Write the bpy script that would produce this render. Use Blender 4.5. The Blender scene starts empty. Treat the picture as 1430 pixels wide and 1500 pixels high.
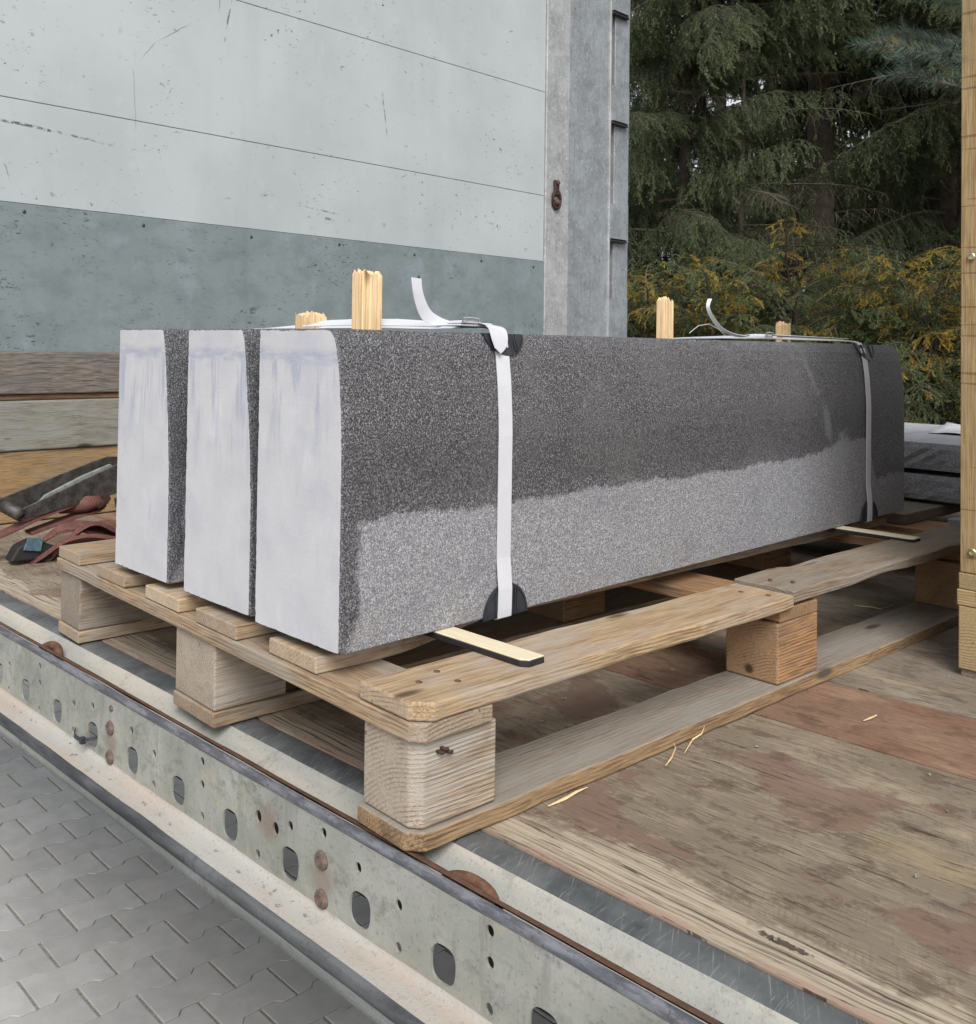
import bpy, bmesh, math, random
import numpy as np
from mathutils import Vector, Matrix, Euler, noise as mnoise

random.seed(7)
sc = bpy.context.scene
COL = sc.collection
R = math.radians
PI = math.pi

# ------------------------------------------------------------------ camera
cd = bpy.data.cameras.new('camera')
cam = bpy.data.objects.new('camera', cd)
COL.objects.link(cam)
cam.location = (0.8153, -0.7316, 0.5671)
cam.rotation_euler = (1.5930, -0.0158, 0.8864)
cd.sensor_fit = 'HORIZONTAL'
cd.sensor_width = 36.0
cd.lens = 1424.31 / 1430.0 * 36.0
cd.shift_x = (715.0 - 551.73) / 1430.0
cd.shift_y = -(750.0 - 474.59) / 1430.0
cd.clip_start = 0.02
cd.clip_end = 2000
sc.camera = cam

# ------------------------------------------------------------------ sky, sun, exposure
SUN_EL, SUN_AZ = R(47), R(127)      # azimuth measured from +Y, clockwise seen from above
wd = bpy.data.worlds.new('World')
sc.world = wd
wd.use_nodes = True
nt = wd.node_tree
bg = nt.nodes['Background']
sky = nt.nodes.new('ShaderNodeTexSky')
sky.sky_type = 'NISHITA'
sky.sun_disc = False
sky.sun_elevation = SUN_EL
sky.sun_rotation = SUN_AZ
sky.dust_density = 1.5
sky.air_density = 1.0
hs = nt.nodes.new('ShaderNodeHueSaturation')
hs.inputs['Saturation'].default_value = 0.22
nt.links.new(sky.outputs[0], hs.inputs['Color'])
nt.links.new(hs.outputs[0], bg.inputs['Color'])
bg.inputs['Strength'].default_value = 0.10
sd = bpy.data.lights.new('sun', 'SUN')
sun = bpy.data.objects.new('sun', sd)
COL.objects.link(sun)
sd.energy = 1.75
sd.angle = R(34)
sd.color = (1.0, 0.985, 0.97)
_d = Vector((math.sin(SUN_AZ) * math.cos(SUN_EL), math.cos(SUN_AZ) * math.cos(SUN_EL), math.sin(SUN_EL)))
sun.rotation_euler = _d.to_track_quat('Z', 'Y').to_euler()
sc.view_settings.view_transform = 'Standard'
sc.view_settings.look = 'None'
sc.view_settings.gamma = 1.0
sc.view_settings.exposure = 0.80

# ------------------------------------------------------------------ node helpers
class NB:
    def __init__(s, name):
        s.m = bpy.data.materials.new(name)
        s.m.use_nodes = True
        s.t = s.m.node_tree
        s.b = s.t.nodes['Principled BSDF']
        s._tc = None
    def n(s, typ, **kw):
        nd = s.t.nodes.new(typ)
        for k, v in kw.items():
            setattr(nd, k, v)
        return nd
    def put(s, sock, v):
        if isinstance(v, bpy.types.NodeSocket):
            s.t.links.new(v, sock)
        elif isinstance(v, (tuple, list)):
            v = tuple(v)
            if sock.type == 'RGBA' and len(v) == 3:
                v = v + (1.0,)
            sock.default_value = v
        else:
            sock.default_value = v
    def obj(s):
        if not s._tc:
            s._tc = s.n('ShaderNodeTexCoord')
        return s._tc.outputs['Object']
    def rnd(s):
        return s.n('ShaderNodeObjectInfo').outputs['Random']
    def math(s, op, a, b=0.0, c=None, clamp=False):
        nd = s.n('ShaderNodeMath', operation=op, use_clamp=clamp)
        s.put(nd.inputs[0], a)
        s.put(nd.inputs[1], b)
        if c is not None:
            s.put(nd.inputs[2], c)
        return nd.outputs[0]
    def vmath(s, op, a, b=(0, 0, 0)):
        nd = s.n('ShaderNodeVectorMath', operation=op)
        s.put(nd.inputs[0], a)
        s.put(nd.inputs[1], b)
        return nd.outputs['Value'] if op == 'LENGTH' else nd.outputs[0]
    def sep(s, v):
        nd = s.n('ShaderNodeSeparateXYZ')
        s.put(nd.inputs[0], v)
        return nd.outputs
    def comb(s, x, y, z):
        nd = s.n('ShaderNodeCombineXYZ')
        for i, q in enumerate((x, y, z)):
            s.put(nd.inputs[i], q)
        return nd.outputs[0]
    def noise(s, vec, scale, detail=2.0, rough=0.5, dist=0.0):
        nd = s.n('ShaderNodeTexNoise')
        s.put(nd.inputs['Vector'], vec)
        s.put(nd.inputs['Scale'], scale)
        s.put(nd.inputs['Detail'], detail)
        s.put(nd.inputs['Roughness'], rough)
        s.put(nd.inputs['Distortion'], dist)
        return nd.outputs['Fac']
    def vor(s, vec, scale, feature='F1', out='Distance'):
        nd = s.n('ShaderNodeTexVoronoi', feature=feature)
        s.put(nd.inputs['Vector'], vec)
        s.put(nd.inputs['Scale'], scale)
        return nd.outputs[out]
    def ss(s, v, lo, hi, a=0.0, b=1.0):
        nd = s.n('ShaderNodeMapRange', interpolation_type='SMOOTHSTEP')
        s.put(nd.inputs[0], v)
        s.put(nd.inputs[1], lo); s.put(nd.inputs[2], hi)
        s.put(nd.inputs[3], a); s.put(nd.inputs[4], b)
        return nd.outputs[0]
    def mix(s, f, a, b, mode='MIX'):
        nd = s.n('ShaderNodeMix', data_type='RGBA', blend_type=mode)
        s.put(nd.inputs[0], f); s.put(nd.inputs[6], a); s.put(nd.inputs[7], b)
        return nd.outputs[2]
    def ramp(s, f, stops):
        nd = s.n('ShaderNodeValToRGB')
        el = nd.color_ramp.elements
        while len(el) < len(stops):
            el.new(0.5)
        for e, (p, c) in zip(el, stops):
            e.position = p
            e.color = tuple(c) + (1.0,) if len(c) == 3 else c
        s.put(nd.inputs[0], f)
        return nd.outputs[0]
    def scale(s, v, k):
        return s.vmath('MULTIPLY', v, k)
    def bump(s, h, strength, dist, prev=None):
        nd = s.n('ShaderNodeBump')
        s.put(nd.inputs['Height'], h)
        nd.inputs['Strength'].default_value = strength
        nd.inputs['Distance'].default_value = dist
        if prev is not None:
            s.t.links.new(prev, nd.inputs['Normal'])
        return nd.outputs[0]
    def done(s, color=None, rough=None, bump=None, metal=None, spec=None):
        if color is not None: s.put(s.b.inputs['Base Color'], color)
        if rough is not None: s.put(s.b.inputs['Roughness'], rough)
        if metal is not None: s.put(s.b.inputs['Metallic'], metal)
        if spec is not None: s.put(s.b.inputs['Specular IOR Level'], spec)
        if bump is not None: s.t.links.new(bump, s.b.inputs['Normal'])
        return s.m

_wood = {}
def wood(kind, axis):
    """timber grain running along the given local axis"""
    key = (kind, axis)
    if key in _wood:
        return _wood[key]
    P = {
        #          light               dark                grey               grey  rough sawn
        'fresh':  ((.50, .36, .215), (.22, .135, .07), (.50, .44, .37), 0.6, .9),
        'weathered': ((.39, .31, .23), (.16, .115, .08), (.38, .345, .30), 0.75, 1.2),
        'pallet': ((.44, .315, .195), (.16, .10, .058), (.39, .345, .29), 0.7, 1.1),
        'dusty': ((.34, .295, .24), (.20, .16, .12), (.34, .315, .275), 0.8, .5),
        'brown':  ((.38, .22, .105), (.14, .07, .035), (.26, .20, .15), 0.3, 1.),
        'dull':   ((.25, .195, .14), (.11, .078, .052), (.25, .225, .19), 0.7, .8),
        'lath':   ((.78, .58, .34), (.55, .36, .18), (.70, .56, .38), 0.1, .6),
        'crate':  ((.42, .30, .15), (.22, .145, .066), (.36, .29, .17), 0.4, .6),
        'grey':   ((.205, .175, .15), (.055, .046, .04), (.155, .145, .135), 0.6, 1.3),
        'greygreen': ((.29, .27, .215), (.12, .11, .088), (.30, .305, .275), 0.8, 1.1),
        'ochre':  ((.34, .22, .11), (.15, .09, .042), (.29, .24, .165), 0.4, .9),
        'batten': ((.80, .71, .52), (.66, .55, .36), (.74, .68, .53), 0.2, .3),
    }[kind]
    b = NB('wood_%s_%s' % (kind, axis))
    o = b.sep(b.obj())
    r = b.rnd()
    ix = {'X': (0, 1, 2), 'Y': (1, 0, 2), 'Z': (2, 0, 1)}[axis]
    x, y, z = (o[i] for i in ix)
    off = b.math('MULTIPLY', r, 37.0)
    x = b.math('ADD', x, off)
    y2 = b.math('ADD', y, b.math('MULTIPLY_ADD', b.math('FRACT', b.math('MULTIPLY', r, 91.7)), 0.16, -0.08))
    z2 = b.math('ADD', z, b.math('MULTIPLY_ADD', b.math('FRACT', b.math('MULTIPLY', r, 53.3)), 0.12, 0.03))
    warp = b.noise(b.comb(b.math('MULTIPLY', x, 2.2), b.math('MULTIPLY', y2, 7.0), b.math('MULTIPLY', z2, 7.0)), 1.0, 2.0)
    warp2 = b.math('MULTIPLY_ADD', warp, 0.028, -0.014)
    rad = b.vmath('LENGTH', b.comb(0.0, b.math('ADD', y2, warp2), b.math('ADD', z2, warp2)))
    ring = b.math('SINE', b.math('MULTIPLY', rad, 2 * PI / 0.0052))
    rmod = b.noise(b.comb(b.math('MULTIPLY', x, 3.0), b.math('MULTIPLY', y, 30.0), b.math('MULTIPLY', z, 30.0)), 1.0, 2.0)
    ring = b.math('MULTIPLY', b.ss(ring, -0.3, 1.0), b.ss(rmod, .3, .65))
    fib = b.noise(b.comb(b.math('MULTIPLY', x, 18.0), b.math('MULTIPLY', y, 420.0), b.math('MULTIPLY', z, 420.0)), 1.0, 3.0, .6)
    fib2 = b.noise(b.comb(b.math('MULTIPLY', x, 5.0), b.math('MULTIPLY', y, 60.0), b.math('MULTIPLY', z, 60.0)), 1.0, 3.0, .6)
    patch = b.noise(b.comb(b.math('MULTIPLY', x, 5.0), b.math('MULTIPLY', y2, 14.0), b.math('MULTIPLY', z2, 14.0)), 1.0, 4.0, .6)
    f = b.math('ADD', b.math('MULTIPLY', ring, 0.30), b.math('MULTIPLY', b.ss(fib, .42, .60), 0.58))
    f = b.math('ADD', f, b.math('MULTIPLY', b.ss(patch, .44, .70), 0.45), clamp=True)
    c = b.mix(f, P[0], P[1])
    gf = b.math('MULTIPLY', b.ss(b.math('ADD', patch, b.math('MULTIPLY', fib2, .5)), .62, .92), P[3])
    c = b.mix(gf, c, P[2])
    nn_ = b.sep(b._tc.outputs['Normal'])[{'X': 0, 'Y': 1, 'Z': 2}[axis]]
    end = b.ss(b.math('ABSOLUTE', nn_), .75, .95)
    eg = b.noise(b.scale(b.obj(), (260, 260, 260)), 1.0, 3, .7)
    egc = b.mix(b.math('ADD', b.math('MULTIPLY', ring, .45), b.math('MULTIPLY', b.ss(eg, .4, .65), .5), clamp=True), P[0], tuple(q * .62 for q in P[1]))
    egc = b.mix(.35, egc, P[2])
    c = b.mix(b.math('MULTIPLY', end, .8), c, egc)
    if kind == 'crate':
        sawl = b.noise(b.comb(b.math('MULTIPLY', x, 95.0), b.math('MULTIPLY', y, 5.0), b.math('MULTIPLY', z, 5.0)), 1.0, 2.0, .5)
        c = b.mix(b.math('MULTIPLY', b.ss(sawl, .60, .66), .6), c, tuple(q * .5 for q in P[1]))
    if kind == 'dusty':     # dust lies on the top face only
        up_ = b.ss(b.sep(b._tc.outputs['Normal'])[2], .3, .7)
        bc_ = b.mix(f, (.40, .27, .15), (.15, .09, .05))
        c = b.mix(up_, bc_, c)
    # per-piece tint
    br = b.math('MULTIPLY_ADD', b.math('FRACT', b.math('MULTIPLY', r, 17.3)), 0.32, 0.83)
    c = b.mix(1.0, c, b.comb(br, br, br), 'MULTIPLY')
    # knots, dirt smudges, drying cracks
    kn = b.vor(b.comb(b.math('MULTIPLY', x, 3.2), b.math('MULTIPLY', y2, 11.0), b.math('MULTIPLY', z2, 11.0)), 1.0)
    c = b.mix(b.ss(kn, .13, .05), c, tuple(q * .5 for q in P[1]))
    dirt = b.noise(b.comb(x, y2, z2), 22.0, 5.0, .7)
    c = b.mix(b.math('MULTIPLY', b.ss(dirt, .60, .76), .5), c, tuple(q * .45 for q in P[2]))
    cr = b.ss(fib2, .70, .74)
    c = b.mix(b.math('MULTIPLY', cr, .55), c, tuple(q * .3 for q in P[1]))
    h = b.math('ADD', b.math('MULTIPLY', fib, .6), b.math('MULTIPLY', ring, .25))
    h = b.math('SUBTRACT', h, b.math('MULTIPLY', cr, .6))
    bm_ = b.bump(h, 0.9 * P[4], 0.0022)
    m = b.done(c, 0.78, bm_, spec=.25)
    _wood[key] = m
    return m

def simple(name, color, rough=.6, metal=0.0, nscale=30, var=.3, bumpd=.0006, spec=.5):
    b = NB(name)
    o = b.obj()
    n1 = b.noise(o, nscale, 4, .6)
    n2 = b.noise(o, nscale * 8, 3, .6)
    c = b.mix(b.ss(n1, .35, .7), tuple(q * (1 - var) for q in color), color)
    c = b.mix(b.math('MULTIPLY', b.ss(n2, .5, .75), var), c, tuple(min(1, q * (1 + var)) for q in color))
    return b.done(c, b.math('MULTIPLY_ADD', n1, .25, rough - .12), b.bump(n2, .3, bumpd), metal, spec)

# ---- stone
def granite(wet_map=True, name='granite', only_dry=False):
    b = NB(name)
    o = b.obj()
    s = b.sep(o)
    g1 = b.noise(b.vmath('ADD', o, b.comb(b.rnd(), b.rnd(), 0.0)), 430, 2.5, .75, .6)
    g2 = b.vor(o, 420, 'F1')
    g3 = b.noise(o, 900, 1, .5)
    g = b.math('ADD', b.math('MULTIPLY', b.ss(g1, .33, .68), .75), b.math('MULTIPLY', b.ss(g3, .4, .7), .25))
    fl = b.ss(g2, .16, .05)
    big = b.noise(o, 6, 3, .6)
    wet = b.ramp(g, [(0.0, (.018, .018, .021)), (.35, (.062, .061, .067)), (.64, (.172, .170, .179)), (1.0, (.50, .495, .505))])
    dry = b.ramp(g, [(0.0, (.12, .12, .132)), (.34, (.235, .237, .255)), (.64, (.395, .398, .42)), (1.0, (.68, .68, .70))])
    wet = b.mix(b.math('MULTIPLY', fl, .35), wet, (.40, .39, .38))
    wet = b.mix(b.math('MULTIPLY', b.ss(big, .45, .7), .25), wet, (.19, .187, .19))
    wet = b.mix(b.math('MULTIPLY', b.ss(b.noise(o, 26, 5, .7), .55, .75), .35), wet, (.05, .049, .053))
    wet = b.mix(b.math('MULTIPLY', b.ss(s[2], .30, .24), b.math('MULTIPLY', b.ss(s[2], .16, .20), .25)), wet, (.045, .044, .05))
    # tooled lines of the dry lower part
    tool = b.noise(b.comb(b.math('MULTIPLY', s[0], 30.0), b.math('MULTIPLY', s[1], 60.0), b.math('MULTIPLY', s[2], 260.0)), 1.0, 2.0, .5)
    dry = b.mix(b.math('MULTIPLY', b.ss(tool, .5, .75), .30), dry, (.11, .112, .125))
    dry = b.mix(b.math('MULTIPLY', b.ss(b.noise(b.scale(o, (8, 6, 10)), 1.0, 5, .65), .52, .72), .3), dry, (.17, .175, .20))
    dry = b.mix(b.math('MULTIPLY', b.math('MULTIPLY', b.ss(s[2], .06, .0), b.ss(b.noise(o, 22, 5, .7), .45, .65)), .35), dry, (.33, .285, .235))
    if wet_map:
        y, z = s[1], s[2]
        e1 = b.noise(b.comb(0.0, b.math('MULTIPLY', y, 9.0), b.math('MULTIPLY', z, 3.0)), 1.0, 4.0, .6)
        e2 = b.noise(o, 70, 3, .6)
        lim = b.math('ADD', b.math('MULTIPLY_ADD', e1, .034, .1465), b.math('MULTIPLY_ADD', e2, .02, -.01))
        lim = b.math('ADD', lim, b.ss(y, 1.28, 1.5, 0.0, .03))
        lim = b.math('SUBTRACT', lim, b.ss(y, 1.60, 1.66, 0.0, .10))
        d = b.ss(b.math('SUBTRACT', lim, z), -.004, .004)
        edge = b.math('MULTIPLY_ADD', b.noise(o, 16, 4, .7), .055, .005)
        edge = b.math('SUBTRACT', edge, b.math('MULTIPLY', b.ss(z, .06, .0), .02))
        d = b.math('MULTIPLY', d, b.ss(b.math('SUBTRACT', y, edge), -.006, .010))
        c = b.mix(d, wet, dry)
        # dried splash marks near the far strap
        def blot(cy, cz, ry, rz, tilt=0.0):
            dy = b.math('DIVIDE', b.math('SUBTRACT', b.math('ADD', y, b.math('MULTIPLY', z, tilt)), cy + cz * tilt), ry)
            dz = b.math('DIVIDE', b.math('SUBTRACT', z, cz), rz)
            q = b.vmath('LENGTH', b.comb(dy, dz, 0.0))
            return b.ss(b.math('ADD', q, b.math('MULTIPLY_ADD', e2, 1.8, -.9)), 1.25, .55)
        bl = b.math('MAXIMUM', blot(1.46, .165, .036, .05, -.35), b.math('MULTIPLY', blot(1.32, .34, .010, .05, .6), .45))
        bl = b.math('MAXIMUM', bl, b.math('MULTIPLY', blot(1.39, .235, .018, .045, .3), .6))
        c = b.mix(b.math('MULTIPLY', bl, .75), c, (.30, .31, .33))
        rough = b.ss(d, 0, 1, .5, .75)
    else:
        c = dry if only_dry else wet
        rough = .6
    # hairline scratches
    ap = b.bump(g, .55, .0016)
    return b.done(c, rough, ap, spec=.35)

def sawn(name, seed):
    b = NB(name)
    o = b.obj()
    s = b.sep(o)
    x, z = s[0], s[2]
    n0 = b.noise(o, 14, 5, .6)
    c = b.ramp(n0, [(.2, (.45, .45, .48)), (.5, (.525, .52, .54)), (.8, (.59, .582, .59))])
    grain = b.noise(o, 500, 2, .6)
    c = b.mix(b.math('MULTIPLY', b.ss(grain, .5, .8), .13), c, (.36, .36, .40))
    sx = b.noise(b.comb(b.math('MULTIPLY', x, 130.0), seed * 3.1, b.math('MULTIPLY', z, 4.0)), 1.0, 4.0, .65)
    sx2 = b.noise(b.comb(b.math('MULTIPLY', x, 34.0), seed * 5.7, b.math('MULTIPLY', z, 5.0)), 1.0, 4.0, .6)
    wob = b.math('MULTIPLY_ADD', b.noise(b.comb(b.math('MULTIPLY', x, 14.0), seed * 1.0, 0.0), 1.0, 3.0), .03, -.015)
    band = b.math('ABSOLUTE', b.math('SUBTRACT', b.math('ADD', z, wob), .374))
    band = b.math('MULTIPLY', b.ss(band, .015, .003), b.ss(b.noise(b.comb(b.math('MULTIPLY', x, 25.0), seed * 2.0, b.math('MULTIPLY', z, 90.0)), 1.0, 4, .6), .30, .6))
    drip = b.math('MULTIPLY', b.ss(sx2, .49, .58), b.ss(z, .15 + .05 * (seed % 2), .33))
    drip = b.math('MULTIPLY', drip, b.math('MULTIPLY', b.ss(z, .385, .36), b.ss(sx, .36, .55)))
    hz_ = b.noise(b.comb(b.math('MULTIPLY', x, 6.0), 1.0, b.math('MULTIPLY', z, 420.0)), 1.0, 3.0, .6)
    c = b.mix(b.math('MULTIPLY', b.ss(hz_, .52, .7), .16), c, (.40, .41, .47))
    blt = b.noise(b.vmath('ADD', o, (seed, 0.0, seed)), 9, 5, .68)
    c = b.mix(b.math('MULTIPLY', b.ss(blt, .50, .66), .38), c, (.40, .41, .50))
    low = b.math('MULTIPLY', b.ss(sx2, .60, .72), b.math('MULTIPLY', b.ss(z, .17, .10), b.ss(z, .015, .05)))
    st = b.math('MAXIMUM', b.math('MAXIMUM', band, drip), b.math('MULTIPLY', low, .8))
    c = b.mix(b.math('MULTIPLY', st, .66), c, (.30, .325, .425))
    # thin dark saw scratches
    sc1 = b.noise(b.comb(b.math('MULTIPLY', x, 300.0), seed * 9.0, b.math('MULTIPLY', z, 7.0)), 1.0, 2.0, .5)
    sc2 = b.math('MULTIPLY', b.ss(sc1, .70, .73), b.ss(b.noise(o, 9, 2), .5, .6))
    c = b.mix(b.math('MULTIPLY', sc2, .8), c, (.16, .17, .21))
    spk = b.noise(o, 330, 2.5, .75, .5)
    c = b.mix(b.math('MULTIPLY', b.ss(spk, .54, .66), .22), c, (.33, .33, .36))
    c = b.mix(b.math('MULTIPLY', b.ss(spk, .44, .34), .2), c, (.70, .70, .71))
    # lighter mineral smear
    sm = b.noise(b.comb(b.math('MULTIPLY', x, 20.0), seed * 2.0, b.math('MULTIPLY', z, 9.0)), 1.0, 3.0)
    c = b.mix(b.math('MULTIPLY', b.ss(sm, .58, .75), .45), c, (.66, .65, .665))
    c = b.mix(b.math('MULTIPLY', b.ss(b.noise(o, 120, 3, .6), .68, .74), .35), c, (.25, .25, .29))
    return b.done(c, .5, b.bump(sx, .12, .0005), spec=.35)

# ---- metals, paint
def galv(name, base=(.36, .38, .39), dirt=.35, stretch='Z', grime=(.16, .15, .13)):
    b = NB(name)
    o = b.obj()
    v = b.vor(o, 60, 'F1', 'Color')
    vs = b.sep(v)[0]
    n1 = b.noise(o, 9, 5, .65)
    st = {'Z': (60, 60, 4), 'X': (4, 60, 60)}[stretch]
    n2 = b.noise(b.scale(o, st), 1.0, 4, .6)
    n3 = b.noise(o, 130, 4, .7)
    c = b.mix(b.ss(n1, .3, .7), tuple(q * .78 for q in base), tuple(q * 1.22 for q in base))
    c = b.mix(b.math('MULTIPLY', vs, .3), c, tuple(q * 1.45 for q in base))
    fk = b.noise(b.scale(o, (80, 80, 45)), 1.0, 3, .6, 1.2)
    c = b.mix(b.math('MULTIPLY', b.ss(fk, .58, .64), .5), c, tuple(min(1, q * 1.9) for q in base))
    c = b.mix(b.math('MULTIPLY', b.ss(n3, .58, .68), .5), c, tuple(min(1, q * 1.7) for q in base))
    c = b.mix(b.math('MULTIPLY', b.ss(n2, .52, .75), dirt), c, grime)
    c = b.mix(b.math('MULTIPLY', b.ss(b.noise(o, 45, 3, .6), .66, .72), .6), c, tuple(q * .6 for q in grime))
    return b.done(c, b.math('MULTIPLY_ADD', n1, .3, .4), b.bump(n3, .35, .0008), .25, .4)

def painted(name, base, chipc, chips=.5, chip_scale=(10, 24, 34), dirty=.25, under=(.20, .19, .18), spread=.0, marks=()):
    b = NB(name)
    o = b.obj()
    n1 = b.noise(o, 2.2, 5, .6)
    c = b.mix(b.ss(n1, .3, .7), tuple(q * .93 for q in base), tuple(q * 1.06 for q in base))
    st = b.noise(b.scale(o, (8, 8, .8)), 1.0, 4, .6)
    c = b.mix(b.math('MULTIPLY', b.ss(st, .5, .8), dirty), c, tuple(q * .72 for q in base))
    cl = b.ss(b.noise(o, 3.3, 3, .6), .42, .62)
    ch = b.noise(b.scale(o, chip_scale), 1.0, 5, .72)
    lim = .765 - .13 * chips
    f = b.math('MULTIPLY', b.ss(ch, lim, lim + .015), b.math('MULTIPLY_ADD', cl, .75, .25))
    if spread:
        mo = b.noise(b.scale(o, (6, 9, 14)), 1.0, 6, .7)
        c = b.mix(b.math('MULTIPLY', b.ss(mo, .40, .70), .5), c, tuple(q * .62 for q in base))
        c = b.mix(b.math('MULTIPLY', b.ss(b.noise(b.scale(o, (3, 5, 5)), 1.0, 5, .65), .56, .68), .4), c, (base[0] * 1.35, base[1] * 1.3, base[2] * 1.45))
    c = b.mix(f, c, under)
    ch2 = b.noise(b.scale(o, tuple(q * 2.2 for q in chip_scale)), 1.0, 4, .75)
    f2 = b.math('MULTIPLY', b.ss(ch2, lim + .0, lim + .02), cl)
    c = b.mix(f2, c, chipc)
    # long fine scratches
    s1 = b.noise(b.vmath('ADD', b.scale(o, (5, 5, 210)), (3.1, 1.2, 0)), 1.0, 2, .5)
    s2 = b.noise(b.scale(o, (5, 190, 4)), 1.0, 2, .5)
    f3 = b.math('MULTIPLY', b.math('MAXIMUM', b.ss(s1, .755, .77), b.ss(s2, .77, .785)), .45)
    c = b.mix(f3, c, tuple(q * .55 for q in base))
    if marks:
        so = b.sep(o)
        rg = b.noise(b.scale(o, (40, 40, 40)), 1.0, 5, .75)
        wob = b.math('MULTIPLY_ADD', b.noise(o, 9, 3, .6), .05, -.025)
        for (ya, za, yb, zb, hw, strength, brk) in marks:
            L = math.hypot(yb - ya, zb - za); dy, dz = (yb - ya) / L, (zb - za) / L
            py = b.math('SUBTRACT', so[1], ya); pz = b.math('SUBTRACT', so[2], za)
            t = b.math('ADD', b.math('MULTIPLY', py, dy), b.math('MULTIPLY', pz, dz))
            n_ = b.math('ABSOLUTE', b.math('ADD', b.math('SUBTRACT', b.math('MULTIPLY', py, dz), b.math('MULTIPLY', pz, dy)), b.math('MULTIPLY', wob, .35 if hw > .003 else .6)))
            inside = b.math('MULTIPLY', b.ss(t, -.01, .02), b.ss(t, L, L - .06))
            k_ = b.math('MULTIPLY', b.ss(n_, hw, hw * .4), inside)
            k_ = b.math('MULTIPLY', k_, b.ss(rg, brk, brk + .08))
            c = b.mix(b.math('MULTIPLY', k_, strength), c, (.05, .05, .052))
    sm = b.noise(b.scale(o, (6, 14, 9)), 1.0, 4, .6)
    c = b.mix(b.math('MULTIPLY', b.ss(sm, .6, .75), .25), c, tuple(min(1, q * 1.2) for q in base))
    return b.done(c, .48, b.bump(b.math('SUBTRACT', b.math('MULTIPLY', n1, .6), f), .35, .0015), spec=.4)

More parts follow.
